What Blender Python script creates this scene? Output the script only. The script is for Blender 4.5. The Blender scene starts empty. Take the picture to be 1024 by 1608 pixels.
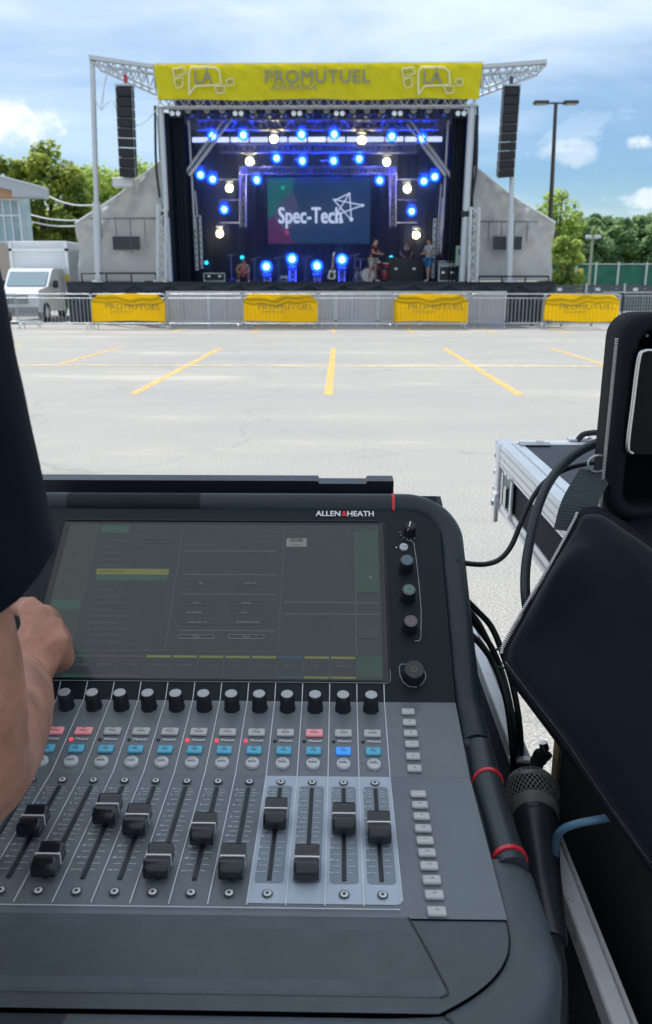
import bpy, bmesh, math, random
from mathutils import Vector, Matrix, noise
R = math.radians
random.seed(7)
sc = bpy.context.scene
# ------------------------------------------------------------------ camera
FPX, PITCH, YAW, EYE = 1250.0, R(15.9), R(1.0), Vector((0, 0, 1.5))
cam_d = bpy.data.cameras.new('camera'); cam = bpy.data.objects.new('camera', cam_d)
sc.collection.objects.link(cam); sc.camera = cam
cam.location = EYE; cam.rotation_euler = (R(90) - PITCH, 0, YAW)
cam_d.sensor_fit = 'VERTICAL'; cam_d.sensor_height = 36.0
cam_d.lens = 36.0 * FPX / 1608.0
cam_d.clip_start = 0.02; cam_d.clip_end = 2000
cam_d.dof.use_dof = True; cam_d.dof.focus_distance = 0.80; cam_d.dof.aperture_fstop = 14.0
# ------------------------------------------------------------------ sky, sun, exposure
SUN_EL, SUN_AZ = R(68), R(-28)          # azimuth measured from +Y towards +X
w = bpy.data.worlds.new('World'); sc.world = w; w.use_nodes = True
nt = w.node_tree; nt.nodes.clear()
def N(nt, t, **k):
    n = nt.nodes.new(t)
    for a, v in k.items():
        if a == 'inp':
            for i, x in v.items(): n.inputs[i].default_value = x
        else: setattr(n, a, v)
    return n
out = N(nt, 'ShaderNodeOutputWorld'); bg = N(nt, 'ShaderNodeBackground', inp={'Strength': 0.104})
sky = N(nt, 'ShaderNodeTexSky', sky_type='NISHITA', sun_disc=False, sun_elevation=SUN_EL, sun_rotation=SUN_AZ,
        air_density=1.0, dust_density=0.6, ozone_density=3.2)
tc = N(nt, 'ShaderNodeTexCoord')
def cloud(scale, lo, hi, stretch, rough=0.6, loc=(0, 0, 0)):
    mp = N(nt, 'ShaderNodeMapping', inp={'Scale': stretch, 'Location': loc}); nt.links.new(tc.outputs['Generated'], mp.inputs[0])
    no = N(nt, 'ShaderNodeTexNoise', inp={'Scale': scale, 'Detail': 7.0, 'Roughness': rough, 'Distortion': 0.3}); nt.links.new(mp.outputs[0], no.inputs['Vector'])
    cr = N(nt, 'ShaderNodeMapRange', interpolation_type='SMOOTHSTEP', inp={'From Min': lo, 'From Max': hi}); nt.links.new(no.outputs['Fac'], cr.inputs['Value'])
    return cr.outputs[0]
def cmath(op, a, b):
    m = N(nt, 'ShaderNodeMath', operation=op)
    for i, v in enumerate((a, b)):
        if hasattr(v, 'links') or not isinstance(v, (int, float)): nt.links.new(v, m.inputs[i])
        else: m.inputs[i].default_value = v
    return m.outputs[0]
thin = cmath('MULTIPLY', cloud(2.2, 0.36, 0.68, (1, 1, 4.5), 0.55, (0.3, 0, 0)), 0.5)
puff = cloud(9.0, 0.53, 0.64, (1, 1, 2.4), 0.6, (1.7, 0.4, 0.2))
sep = N(nt, 'ShaderNodeSeparateXYZ'); nt.links.new(tc.outputs['Generated'], sep.inputs[0])
low = N(nt, 'ShaderNodeMapRange', inp={'From Min': 0.24, 'From Max': 0.16}); nt.links.new(sep.outputs[2], low.inputs[0])
high = N(nt, 'ShaderNodeMapRange', inp={'From Min': 0.12, 'From Max': 0.30}); nt.links.new(sep.outputs[2], high.inputs[0])
puff = cmath('MULTIPLY', cmath('MULTIPLY', puff, low.outputs[0]), .35)
thin = cmath('MINIMUM', cmath('ADD', thin, cmath('MULTIPLY', high.outputs[0], 0.45)), 0.9)
# cumulus heads standing at fixed bearings over the trees
ratio = cmath('DIVIDE', sep.outputs[0], sep.outputs[1])
nfine = N(nt, 'ShaderNodeTexNoise', inp={'Scale': 22.0, 'Detail': 7.0, 'Roughness': .62}); nt.links.new(tc.outputs['Generated'], nfine.inputs['Vector'])
def cumulus(az, el, ra, re, dens=1.0):
    a = cmath('POWER', cmath('ABSOLUTE', cmath('DIVIDE', cmath('SUBTRACT', ratio, az), ra), 0), 2.0); b = cmath('POWER', cmath('ABSOLUTE', cmath('DIVIDE', cmath('SUBTRACT', sep.outputs[2], el), re), 0), 2.0)
    v = cmath('ADD', cmath('SUBTRACT', 1.0, cmath('ADD', a, b)), cmath('MULTIPLY', cmath('SUBTRACT', nfine.outputs['Fac'], .5), 3.4))
    mr = N(nt, 'ShaderNodeMapRange', interpolation_type='SMOOTHSTEP', inp={'From Min': .1, 'From Max': 1.0, 'To Max': dens}); nt.links.new(v, mr.inputs[0])
    fr = N(nt, 'ShaderNodeMath', operation='GREATER_THAN', inp={1: 0.0}); nt.links.new(sep.outputs[1], fr.inputs[0])
    return cmath('MULTIPLY', mr.outputs[0], fr.outputs[0])
cums = []
for c_ in ((-.395, .168, .085, .030, 1.0), (.345, .148, .028, .010, .75), (.268, .140, .05, .018, .3), (.37, .092, .05, .012, .5)): cums.append(cumulus(*c_))
cl = cmath('MAXIMUM', thin, puff)
hs = N(nt, 'ShaderNodeHueSaturation', inp={'Saturation': 1.3}); nt.links.new(sky.outputs[0], hs.inputs['Color'])
mix = N(nt, 'ShaderNodeMix', data_type='RGBA'); nt.links.new(cl, mix.inputs[0]); nt.links.new(hs.outputs[0], mix.inputs[6])
mix.inputs[7].default_value = (8.0, 9.3, 10.4, 1)
cu_ = cums[0]
for q_ in cums[1:]: cu_ = cmath('MAXIMUM', cu_, q_)
mixc = N(nt, 'ShaderNodeMix', data_type='RGBA'); nt.links.new(cu_, mixc.inputs[0]); nt.links.new(mix.outputs[2], mixc.inputs[6]); mixc.inputs[7].default_value = (11, 11, 11, 1); mix = mixc
nt.links.new(mix.outputs[2], bg.inputs[0]); nt.links.new(bg.outputs[0], out.inputs[0])
sun_d = bpy.data.lights.new('sun', 'SUN'); sun_d.energy = 4.7; sun_d.angle = R(0.6); sun_d.color = (1, 0.97, 0.93)
sun = bpy.data.objects.new('sun', sun_d); sc.collection.objects.link(sun)
sdir = Vector((math.sin(SUN_AZ) * math.cos(SUN_EL), math.cos(SUN_AZ) * math.cos(SUN_EL), math.sin(SUN_EL)))
sun.rotation_euler = sdir.to_track_quat('Z', 'Y').to_euler(); sun.location = (0, 0, 30)
sc.view_settings.view_transform = 'Standard'; sc.view_settings.look = 'None'
sc.view_settings.exposure = 0.18; sc.view_settings.gamma = 1
sc.cycles.use_denoising = True; sc.cycles.max_bounces = 6; sc.cycles.volume_bounces = 0
sc.cycles.sample_clamp_indirect = 4.0; sc.cycles.caustics_reflective = False; sc.cycles.caustics_refractive = False

# ------------------------------------------------------------------ helpers
def ray(px, py):
    d = Vector(((px - 512) / FPX, 0, 0)) + Vector((0, math.cos(PITCH), -math.sin(PITCH))) - (py - 804) / FPX * Vector((0, math.sin(PITCH), math.cos(PITCH)))
    c, s = math.cos(YAW), math.sin(YAW)
    return Vector((c * d.x - s * d.y, s * d.x + c * d.y, d.z))
def at(px, py, Y): d = ray(px, py); return EYE + d * (Y / d.y)
def onz(px, py, z=0.0): d = ray(px, py); return EYE + d * ((z - EYE.z) / d.z)
def onplane(px, py, P0, ang):
    n = Vector((0, -math.sin(ang), math.cos(ang))); d = ray(px, py)
    return EYE + d * (n.dot(P0 - EYE) / n.dot(d))
def ondist(px, py, Z): return EYE + ray(px, py) * Z
V = Vector

MATS = {}
def mat(name, col, rough=0.6, metal=0.0, spec=0.5, bump=0.0, bscale=200.0, var=0.0, vscale=5.0, emit=None, estr=0.0, alpha=1.0, coat=0.0, sheen=0.0, trans=0.0, dist=0.002, rvar=0.0, col2=None):
    if name in MATS: return MATS[name]
    m = bpy.data.materials.new(name); m.use_nodes = True; t = m.node_tree; b = t.nodes['Principled BSDF']
    b.inputs['Base Color'].default_value = (*col, 1); b.inputs['Roughness'].default_value = rough; b.inputs['Metallic'].default_value = metal
    b.inputs['Specular IOR Level'].default_value = spec; b.inputs['Alpha'].default_value = alpha; b.inputs['Coat Weight'].default_value = coat
    b.inputs['Sheen Weight'].default_value = sheen; b.inputs['Transmission Weight'].default_value = trans
    if emit: b.inputs['Emission Color'].default_value = (*emit, 1); b.inputs['Emission Strength'].default_value = estr
    if bump or var or rvar:
        tcn = N(t, 'ShaderNodeTexCoord')
    if bump:
        no = N(t, 'ShaderNodeTexNoise', inp={'Scale': bscale, 'Detail': 4.0, 'Roughness': 0.6}); t.links.new(tcn.outputs['Object'], no.inputs['Vector'])
        bu = N(t, 'ShaderNodeBump', inp={'Strength': bump, 'Distance': dist}); t.links.new(no.outputs['Fac'], bu.inputs['Height']); t.links.new(bu.outputs[0], b.inputs['Normal'])
    if var:
        no = N(t, 'ShaderNodeTexNoise', inp={'Scale': vscale, 'Detail': 5.0, 'Roughness': 0.65}); t.links.new(tcn.outputs['Object'], no.inputs['Vector'])
        mr = N(t, 'ShaderNodeMapRange', inp={'From Min': 0.3, 'From Max': 0.7}); t.links.new(no.outputs['Fac'], mr.inputs[0])
        mx = N(t, 'ShaderNodeMix', data_type='RGBA'); t.links.new(mr.outputs[0], mx.inputs[0])
        mx.inputs[6].default_value = (*[c * (1 - var) for c in col], 1)
        mx.inputs[7].default_value = (*(col2 if col2 else [min(1, c * (1 + var)) for c in col]), 1)
        t.links.new(mx.outputs[2], b.inputs['Base Color'])
    if rvar:
        no = N(t, 'ShaderNodeTexNoise', inp={'Scale': vscale * 1.7, 'Detail': 6.0, 'Roughness': 0.7}); t.links.new(tcn.outputs['Object'], no.inputs['Vector'])
        mr = N(t, 'ShaderNodeMapRange', inp={'From Min': 0.3, 'From Max': 0.7, 'To Min': max(0, rough - rvar), 'To Max': min(1, rough + rvar)}); t.links.new(no.outputs['Fac'], mr.inputs[0])
        t.links.new(mr.outputs[0], b.inputs['Roughness'])
    MATS[name] = m; return m

def translucent(m, f):
    t = m.node_tree; b = t.nodes['Principled BSDF']; o = t.nodes['Material Output']
    tr = N(t, 'ShaderNodeBsdfTranslucent'); l = b.inputs['Base Color'].links
    if l: t.links.new(l[0].from_socket, tr.inputs[0])
    else: tr.inputs[0].default_value = b.inputs['Base Color'].default_value
    mx = N(t, 'ShaderNodeMixShader', inp={0: f}); t.links.new(b.outputs[0], mx.inputs[1]); t.links.new(tr.outputs[0], mx.inputs[2]); t.links.new(mx.outputs[0], o.inputs[0])
    return m
class MB:
    """collects geometry (world coordinates) and links it as one mesh object"""
    def __init__(s): s.v = []; s.f = []; s.mi = []; s.sm = []; s.mats = []
    def m(s, mt):
        if mt not in s.mats: s.mats.append(mt)
        return s.mats.index(mt)
    def add(s, vs, fs, mt, smooth=False, M=None):
        o = len(s.v); k = s.m(mt)
        for q in vs:
            q = V(q); s.v.append(M @ q if M is not None else q)
        for f in fs: s.f.append([i + o for i in f]); s.mi.append(k); s.sm.append(smooth)
        return s
    def box(s, c, size, mt, M=None, bev=0.0, smooth=False, seg=2):
        hx, hy, hz = size[0] / 2, size[1] / 2, size[2] / 2
        if bev > 0:
            bm = bmesh.new(); bmesh.ops.create_cube(bm, size=1.0)
            for q in bm.verts: q.co = V((q.co.x * size[0], q.co.y * size[1], q.co.z * size[2]))
            bmesh.ops.bevel(bm, geom=bm.edges[:], offset=min(bev, min(hx, hy, hz) * .95), segments=seg, affect='EDGES', profile=0.5)
            bm.verts.index_update(); vs = [q.co + V(c) for q in bm.verts]; fs = [[q.index for q in f.verts] for f in bm.faces]; bm.free()
            return s.add(vs, fs, mt, smooth or False, M)
        vs = [(c[0] + a * hx, c[1] + b * hy, c[2] + d * hz) for a in (-1, 1) for b in (-1, 1) for d in (-1, 1)]
        return s.add(vs, [(0, 1, 3, 2), (4, 6, 7, 5), (0, 4, 5, 1), (2, 3, 7, 6), (0, 2, 6, 4), (1, 5, 7, 3)], mt, False, M)
    def tube(s, pts, r, mt, seg=8, cap=True, smooth=True, M=None, flat=1.0, up=None):
        pts = [V(p) for p in pts]; n = len(pts); rs = r if isinstance(r, (list, tuple)) else [r] * n
        vs = []; prev = None
        for i, p in enumerate(pts):
            t = (pts[min(i + 1, n - 1)] - pts[max(i - 1, 0)]).normalized()
            if prev is None:
                a = up if up is not None else (V((0, 0, 1)) if abs(t.z) < .9 else V((1, 0, 0)))
                u = (a - t * a.dot(t)).normalized()
            else: u = (prev - t * prev.dot(t)).normalized()
            prev = u; b = t.cross(u)
            for k in range(seg):
                an = 2 * math.pi * k / seg; vs.append(p + u * math.cos(an) * rs[i] * flat + b * math.sin(an) * rs[i])
        fs = [(i * seg + k, i * seg + (k + 1) % seg, (i + 1) * seg + (k + 1) % seg, (i + 1) * seg + k) for i in range(n - 1) for k in range(seg)]
        s.add(vs, fs, mt, smooth, M)
        if cap: s.add(vs[:seg], [list(range(seg))[::-1]], mt, False, M); s.add(vs[-seg:], [list(range(seg))], mt, False, M)
        return s
    def lathe(s, prof, mt, seg=20, M=None, smooth=True):
        n = len(prof); vs = [(r * math.cos(2 * math.pi * k / seg), r * math.sin(2 * math.pi * k / seg), z) for r, z in prof for k in range(seg)]
        fs = [(i * seg + k, i * seg + (k + 1) % seg, (i + 1) * seg + (k + 1) % seg, (i + 1) * seg + k) for i in range(n - 1) for k in range(seg)]
        s.add(vs, fs, mt, smooth, M)
        s.add(vs[:seg], [list(range(seg))[::-1]], mt, False, M); s.add(vs[-seg:], [list(range(seg))], mt, False, M)
        return s
    def prism(s, poly, y0, y1, mt, M=None, smooth=False, axes='xz'):
        """poly of 2-D points extruded along the third axis"""
        def q(a, b, c): return {'xz': (a, c, b), 'yz': (c, a, b), 'xy': (a, b, c)}[axes]
        n = len(poly); vs = [q(a, b, y0) for a, b in poly] + [q(a, b, y1) for a, b in poly]
        s.add(vs, [(i, (i + 1) % n, n + (i + 1) % n, n + i) for i in range(n)], mt, smooth, M)
        s.add(vs[:n], [list(range(n))], mt, False, M); s.add(vs[n:], [list(range(n))[::-1]], mt, False, M)
        return s
    def quad(s, a, b, c, d, mt): return s.add([a, b, c, d], [(0, 1, 2, 3)], mt)
    def grid(s, fn, nu, nv, mt, smooth=True, thick=None):
        vs = [fn(i / nu, j / nv) for j in range(nv + 1) for i in range(nu + 1)]
        fs = [(j * (nu + 1) + i, j * (nu + 1) + i + 1, (j + 1) * (nu + 1) + i + 1, (j + 1) * (nu + 1) + i) for j in range(nv) for i in range(nu)]
        s.add(vs, fs, mt, smooth)
        if thick is not None:
            n = len(vs); v2 = [V(q) + V(thick) for q in vs]; s.add(v2, [f[::-1] for f in fs], mt, smooth)
            ring = [i for i in range(nu + 1)] + [j * (nu + 1) + nu for j in range(1, nv + 1)] + [nv * (nu + 1) + i for i in range(nu - 1, -1, -1)] + [j * (nu + 1) for j in range(nv - 1, 0, -1)]
            rv = [vs[i] for i in ring] + [v2[i] for i in ring]; k = len(ring)
            s.add(rv, [((i + 1) % k, i, k + i, k + (i + 1) % k) for i in range(k)], mt, False)
        return s
    def text(s, txt, o, ux, uy, size, mt, bold=0.0, align='CENTER', depth=0.0, spacing=1.0, wide=1.0):
        """letters lying in the plane spanned by ux, uy"""
        me = text_mesh(txt, 0.0, align, spacing)
        ux = V(ux).normalized(); uy = V(uy).normalized(); n = ux.cross(uy)
        for k, (sx, sy) in enumerate([(0, 0)] if bold < .004 else [(-1, -.5), (1, -.5), (-1, .5), (1, .5), (0, 0)]):
            vs = [V(o) + ux * ((q[0] + sx * bold) * size * wide) + uy * ((q[1] + sy * bold) * size) + n * (depth + k * .006 * size) for q in me[0]]
            s.add(vs, me[1], mt)
        return s
    def build(s, name, parent=None, mods=None):
        me = bpy.data.meshes.new(name); L = wloc(parent)
        me.from_pydata([tuple(q - L) for q in s.v], [], s.f)
        for mt in s.mats: me.materials.append(mt)
        me.polygons.foreach_set('material_index', s.mi); me.polygons.foreach_set('use_smooth', s.sm); me.update()
        o = bpy.data.objects.new(name, me); sc.collection.objects.link(o)
        if parent is not None: o.parent = parent
        return o
_tc = {}
def text_mesh(txt, bold, align, spacing):
    k = (txt, bold, align, spacing)
    if k in _tc: return _tc[k]
    cu = bpy.data.curves.new('lettering', 'FONT'); cu.body = txt; cu.align_x = align; cu.align_y = 'CENTER'; cu.offset = bold; cu.space_character = spacing; cu.resolution_u = 3
    ob = bpy.data.objects.new('lettering', cu); sc.collection.objects.link(ob)
    me = bpy.data.meshes.new_from_object(ob.evaluated_get(bpy.context.evaluated_depsgraph_get()))
    r = ([tuple(q.co) for q in me.vertices], [list(p.vertices) for p in me.polygons])
    bpy.data.objects.remove(ob); bpy.data.curves.remove(cu); bpy.data.meshes.remove(me)
    _tc[k] = r; return r
def wloc(o):
    L = V((0, 0, 0))
    while o is not None: L = L + V(o.location); o = o.parent
    return L
def tag(o, label=None, cat=None, group=None, kind=None):
    if label: o['label'] = label
    if cat: o['category'] = cat
    if group: o['group'] = group
    if kind: o['kind'] = kind
    return o
def thing(name, label, cat, loc=(0, 0, 0), group=None):
    o = bpy.data.objects.new(name, None); o.empty_display_size = .1; sc.collection.objects.link(o); o.location = loc
    return tag(o, label, cat, group)
def copy_tree(o, parent=None):
    c = o.copy(); sc.collection.objects.link(c)
    if parent is not None: c.parent = parent
    for ch in list(o.children):
        if ch.type != 'LIGHT': copy_tree(ch, c)
    return c
def place(o, loc, rz=0, label=None, group=None, scale=None):
    o.location = loc; o.rotation_euler = (0, 0, rz)
    if scale: o.scale = (scale,) * 3 if isinstance(scale, (int, float)) else scale
    if label: o['label'] = label
    if group: o['group'] = group
    return o
def bez(pts, n=10):
    """Catmull-Rom through points"""
    P = [V(p) for p in pts]; P = [P[0] * 2 - P[1]] + P + [P[-1] * 2 - P[-2]]; o = []
    for i in range(1, len(P) - 2):
        for k in range(n):
            t = k / n; a, b, c, d = P[i - 1:i + 3]
            o.append(0.5 * ((2 * b) + (c - a) * t + (2 * a - 5 * b + 4 * c - d) * t * t + (3 * b - a - 3 * c + d) * t ** 3))
    o.append(P[-2]); return o
def truss(mb, a, b, w, h, mt, n=None, r=0.024, up=(0, 0, 1)):
    a = V(a); b = V(b); t = (b - a).normalized(); u = V(up); u = (u - t * u.dot(t)).normalized(); s_ = t.cross(u); L = (b - a).length
    n = n or max(2, round(L / max(w, h)))
    cs = [u * (h / 2 * i) + s_ * (w / 2 * j) for i, j in ((1, 1), (1, -1), (-1, -1), (-1, 1))]
    for c in cs: mb.tube([a + c, b + c], r, mt, 6)
    for k in range(4):
        c0, c1 = cs[k], cs[(k + 1) % 4]
        for i in range(n):
            p = a + (b - a) * (i / n); q = a + (b - a) * ((i + 1) / n)
            if i % 2: c0_, c1_ = c1, c0
            else: c0_, c1_ = c0, c1
            mb.tube([p + c0_, q + c1_], r * .6, mt, 4, cap=False)
    return mb
def skin(joints, edges, name, mt, parent=None, sub=2, fuse=0.0):
    """one continuous surface grown on a skeleton; joints: {key: (pos, radius or (rx, ry))}"""
    keys = list(joints); me = bpy.data.meshes.new(name)
    me.from_pydata([tuple(joints[k][0]) for k in keys], [(keys.index(a), keys.index(b)) for a, b in edges], [])
    ob = bpy.data.objects.new(name, me); sc.collection.objects.link(ob)
    md = ob.modifiers.new('s', 'SKIN'); md.use_smooth_shade = True; md.branch_smoothing = 0.4
    for i, k in enumerate(keys):
        r = joints[k][1]; r = r if isinstance(r, (tuple, list)) else (r, r)
        me.skin_vertices[0].data[i].radius = r; me.skin_vertices[0].data[i].use_root = (i == 0)
    sb = ob.modifiers.new('u', 'SUBSURF'); sb.levels = sub; sb.render_levels = sub
    if fuse:
        rm = ob.modifiers.new('r', 'REMESH'); rm.mode = 'VOXEL'; rm.voxel_size = fuse
        sm_ = ob.modifiers.new('m', 'SMOOTH'); sm_.factor = .5; sm_.iterations = 5
    m2 = bpy.data.meshes.new_from_object(ob.evaluated_get(bpy.context.evaluated_depsgraph_get()))
    bpy.data.objects.remove(ob)
    L = wloc(parent)
    for q in m2.vertices: q.co -= L
    m2.materials.clear(); m2.materials.append(mt)
    m2.polygons.foreach_set('use_smooth', [True] * len(m2.polygons)); m2.update()
    o = bpy.data.objects.new(name, m2); sc.collection.objects.link(o)
    if parent is not None: o.parent = parent
    return o

# ------------------------------------------------------------------ materials
alu = mat('aluminium', (.90, .92, .95), .34, .35, bump=.06, bscale=60, var=.05, vscale=14, rvar=.12)
truss_m = mat('truss_aluminium', (.62, .64, .67), .5, .35)
truss_in = mat('darkened_truss_metal', (.26, .28, .30), .5, .35)  # truss aluminium darkened to hold down the lamp light on it
steel = mat('galvanised_steel', (.5, .53, .56), .42, .75, var=.15, vscale=6, rvar=.1)
white_p = mat('white_paint', (.72, .74, .76), .45)
black_cloth = mat('black_cloth', (.004, .009, .020), .85, bump=.3, bscale=14, dist=.01)
black_plastic = mat('black_plastic', (.015, .017, .02), .45)
grey_tarp = mat('grey_tarp', (.66, .655, .64), .6, bump=.25, bscale=5, dist=.03)
yellow_cloth = mat('yellow_cloth', (.93, .84, .015), .6, bump=.2, bscale=4, dist=.02, var=.05, vscale=2)
yellow_sign = mat('yellow_vinyl', (1.0, .60, .003), .5, bump=.2, bscale=5, dist=.01)

translucent(yellow_sign, .62); translucent(yellow_cloth, .42); translucent(grey_tarp, .34)
# ================================================================== SETTING
# ground
def build_ground():
    m = bpy.data.materials.new('asphalt'); m.use_nodes = True; t = m.node_tree; b = t.nodes['Principled BSDF']; b.inputs['Roughness'].default_value = .9
    c = N(t, 'ShaderNodeTexCoord')
    n1 = N(t, 'ShaderNodeTexNoise', inp={'Scale': 75.0, 'Detail': 4.0, 'Roughness': .85}); n2 = N(t, 'ShaderNodeTexNoise', inp={'Scale': .5, 'Detail': 7.0, 'Roughness': .65})
    n3 = N(t, 'ShaderNodeTexVoronoi', inp={'Scale': 60.0}); n4 = N(t, 'ShaderNodeTexNoise', inp={'Scale': 6.0, 'Detail': 5.0})
    mpg = N(t, 'ShaderNodeMapping', inp={'Scale': (.32, 1.0, 1.0)}); t.links.new(c.outputs['Object'], mpg.inputs[0])
    for n in (n1, n3, n4): t.links.new(c.outputs['Object'], n.inputs['Vector'])
    t.links.new(mpg.outputs[0], n2.inputs['Vector'])
    r1 = N(t, 'ShaderNodeValToRGB'); r1.color_ramp.elements[0].position = .36; r1.color_ramp.elements[1].position = .64
    r1.color_ramp.elements[0].color = (.15, .148, .143, 1); r1.color_ramp.elements[1].color = (.455, .445, .42, 1)
    t.links.new(n1.outputs['Fac'], r1.inputs[0])
    r2 = N(t, 'ShaderNodeValToRGB'); r2.color_ramp.elements[0].position = .35; r2.color_ramp.elements[1].position = .7
    r2.color_ramp.elements[0].color = (.90, .90, .91, 1); r2.color_ramp.elements[1].color = (1.08, 1.06, 1.02, 1)
    t.links.new(n2.outputs['Fac'], r2.inputs[0])
    mx = N(t, 'ShaderNodeMix', data_type='RGBA', blend_type='MULTIPLY', inp={0: 1.0}); t.links.new(r1.outputs[0], mx.inputs[6]); t.links.new(r2.outputs[0], mx.inputs[7])
    # sandy dust patches near the stalls
    r3 = N(t, 'ShaderNodeMapRange', interpolation_type='SMOOTHSTEP', inp={'From Min': .56, 'From Max': .66}); t.links.new(n2.outputs['Fac'], r3.inputs[0])
    mm = N(t, 'ShaderNodeMath', operation='MULTIPLY'); t.links.new(r3.outputs[0], mm.inputs[0]); t.links.new(n4.outputs['Fac'], mm.inputs[1])
    mx2 = N(t, 'ShaderNodeMix', data_type='RGBA'); t.links.new(mm.outputs[0], mx2.inputs[0]); t.links.new(mx.outputs[2], mx2.inputs[6]); mx2.inputs[7].default_value = (.46, .42, .35, 1)
    wv = N(t, 'ShaderNodeTexNoise', inp={'Scale': 1.4, 'Detail': 4.0}); t.links.new(c.outputs['Object'], wv.inputs['Vector'])
    va = N(t, 'ShaderNodeVectorMath', operation='MULTIPLY_ADD'); t.links.new(wv.outputs['Color'], va.inputs[0]); va.inputs[1].default_value = (1.3, 1.3, 0); t.links.new(c.outputs['Object'], va.inputs[2])
    vo = N(t, 'ShaderNodeTexVoronoi', feature='DISTANCE_TO_EDGE', inp={'Scale': .22}); t.links.new(va.outputs[0], vo.inputs['Vector'])
    ck = N(t, 'ShaderNodeMapRange', inp={'From Min': .0, 'From Max': .006, 'To Min': .34, 'To Max': 0.0}); t.links.new(vo.outputs['Distance'], ck.inputs[0])
    st = N(t, 'ShaderNodeTexNoise', inp={'Scale': 1.1, 'Detail': 3.0, 'Roughness': .5}); t.links.new(c.outputs['Object'], st.inputs['Vector'])
    sm = N(t, 'ShaderNodeMapRange', interpolation_type='SMOOTHSTEP', inp={'From Min': .62, 'From Max': .76, 'To Max': .30}); t.links.new(st.outputs['Fac'], sm.inputs[0])
    ad = N(t, 'ShaderNodeMath', operation='MAXIMUM'); t.links.new(ck.outputs[0], ad.inputs[0]); t.links.new(sm.outputs[0], ad.inputs[1])
    mx3 = N(t, 'ShaderNodeMix', data_type='RGBA'); t.links.new(ad.outputs[0], mx3.inputs[0]); t.links.new(mx2.outputs[2], mx3.inputs[6]); mx3.inputs[7].default_value = (.14, .14, .14, 1); mx2 = mx3
    t.links.new(mx2.outputs[2], b.inputs['Base Color'])
    bu = N(t, 'ShaderNodeBump', inp={'Strength': .8, 'Distance': .006}); t.links.new(n3.outputs['Distance'], bu.inputs['Height']); t.links.new(bu.outputs[0], b.inputs['Normal'])
    MATS['asphalt'] = m
    g = MB(); g.quad((-400, -60, 0), (400, -60, 0), (400, 900, 0), (-400, 900, 0), m)
    tag(g.build('ground'), kind='structure')
build_ground()
paint = mat('road_paint', (.84, .48, .05), .8, var=.22, vscale=9, col2=(.84, .60, .22))
def wear(m, lo=.46, hi=.60, sc_=9.0):
    t = m.node_tree; b = t.nodes['Principled BSDF']; c = N(t, 'ShaderNodeTexCoord'); n = N(t, 'ShaderNodeTexNoise', inp={'Scale': sc_, 'Detail': 8.0, 'Roughness': .75}); t.links.new(c.outputs['Object'], n.inputs['Vector'])
    r = N(t, 'ShaderNodeMapRange', inp={'From Min': lo, 'From Max': hi, 'To Min': 1.0, 'To Max': .25}); t.links.new(n.outputs['Fac'], r.inputs[0]); t.links.new(r.outputs[0], b.inputs['Alpha']); return m
wear(paint, .43, .58)
def ribbon(pts, w_, z, name, mt):
    g = MB()
    for a, b in zip(pts[:-1], pts[1:]):
        a = V(a); b = V(b); d = (b - a).normalized(); s_ = V((-d.y, d.x, 0)) * w_ / 2
        g.quad(a - s_ + V((0, 0, z)), b - s_ + V((0, 0, z)), b + s_ + V((0, 0, z)), a + s_ + V((0, 0, z)), mt)
    return tag(g.build(name), kind='structure')
for x in (-2.96, -.165, 2.56): ribbon([(x, 11.35, 0), (x, 20.0, 0)], .12, .004, 'parking_line', paint)
ribbon([(-5.54, 15.9, 0), (-5.54, 20.5, 0)], .11, .004, 'parking_line', paint)
ribbon([(5.19, 11.4, 0), (5.19, 20.1, 0)], .11, .004, 'parking_line', paint)
ribbon([(7.9, 11.4, 0), (7.9, 20.1, 0)], .11, .004, 'parking_line', paint)
ribbon([(-8.3, 11.4, 0), (-8.3, 21, 0)], .11, .004, 'parking_line', paint)
ribbon([(-10.5, 15.55, 0), (12, 15.45, 0)], .16, .008, 'parking_line', wear(mat('faded_paint', (.80, .60, .26), .85, var=.12, vscale=5, col2=(.7, .55, .3)), .42, .60, 3.0))
for px in (272, 398, 524, 648, 775, 893):
    a = onz(px, 522); ribbon([(a.x, a.y - .3, 0), (a.x, a.y + 2.6, 0)], .13, .004, 'parking_line', paint)
# low grass verge beyond the lot
g = MB(); g.quad((-300, 52, .004), (300, 52, .004), (300, 300, .004), (-300, 300, .004), mat('grass', (.09, .14, .04), .9, var=.3, vscale=2))
tag(g.build('grass_verge'), kind='structure')

# ------------------------------------------------------------------ trees
def leaf_mat(name, c0, c1, trans=.35):
    m = bpy.data.materials.new(name); m.use_nodes = True; t = m.node_tree; b = t.nodes['Principled BSDF']; o = t.nodes['Material Output']
    c = N(t, 'ShaderNodeTexCoord'); n = N(t, 'ShaderNodeTexNoise', inp={'Scale': .7, 'Detail': 5.0}); t.links.new(c.outputs['Object'], n.inputs['Vector'])
    r = N(t, 'ShaderNodeValToRGB'); r.color_ramp.elements[0].position = .38; r.color_ramp.elements[1].position = .62
    r.color_ramp.elements[0].color = (*c0, 1); r.color_ramp.elements[1].color = (*c1, 1); t.links.new(n.outputs['Fac'], r.inputs[0]); t.links.new(r.outputs[0], b.inputs['Base Color'])
    b.inputs['Roughness'].default_value = .7
    tr = N(t, 'ShaderNodeBsdfTranslucent'); t.links.new(r.outputs[0], tr.inputs[0]); mx = N(t, 'ShaderNodeMixShader', inp={0: trans})
    t.links.new(b.outputs[0], mx.inputs[1]); t.links.new(tr.outputs[0], mx.inputs[2]); t.links.new(mx.outputs[0], o.inputs[0])
    return m
leaf_dark = leaf_mat('leaves_dark', (.12, .21, .045), (.52, .56, .11), .5)
leaf_lime = leaf_mat('leaves_lime', (.26, .38, .07), (.52, .62, .16), .5)
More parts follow.
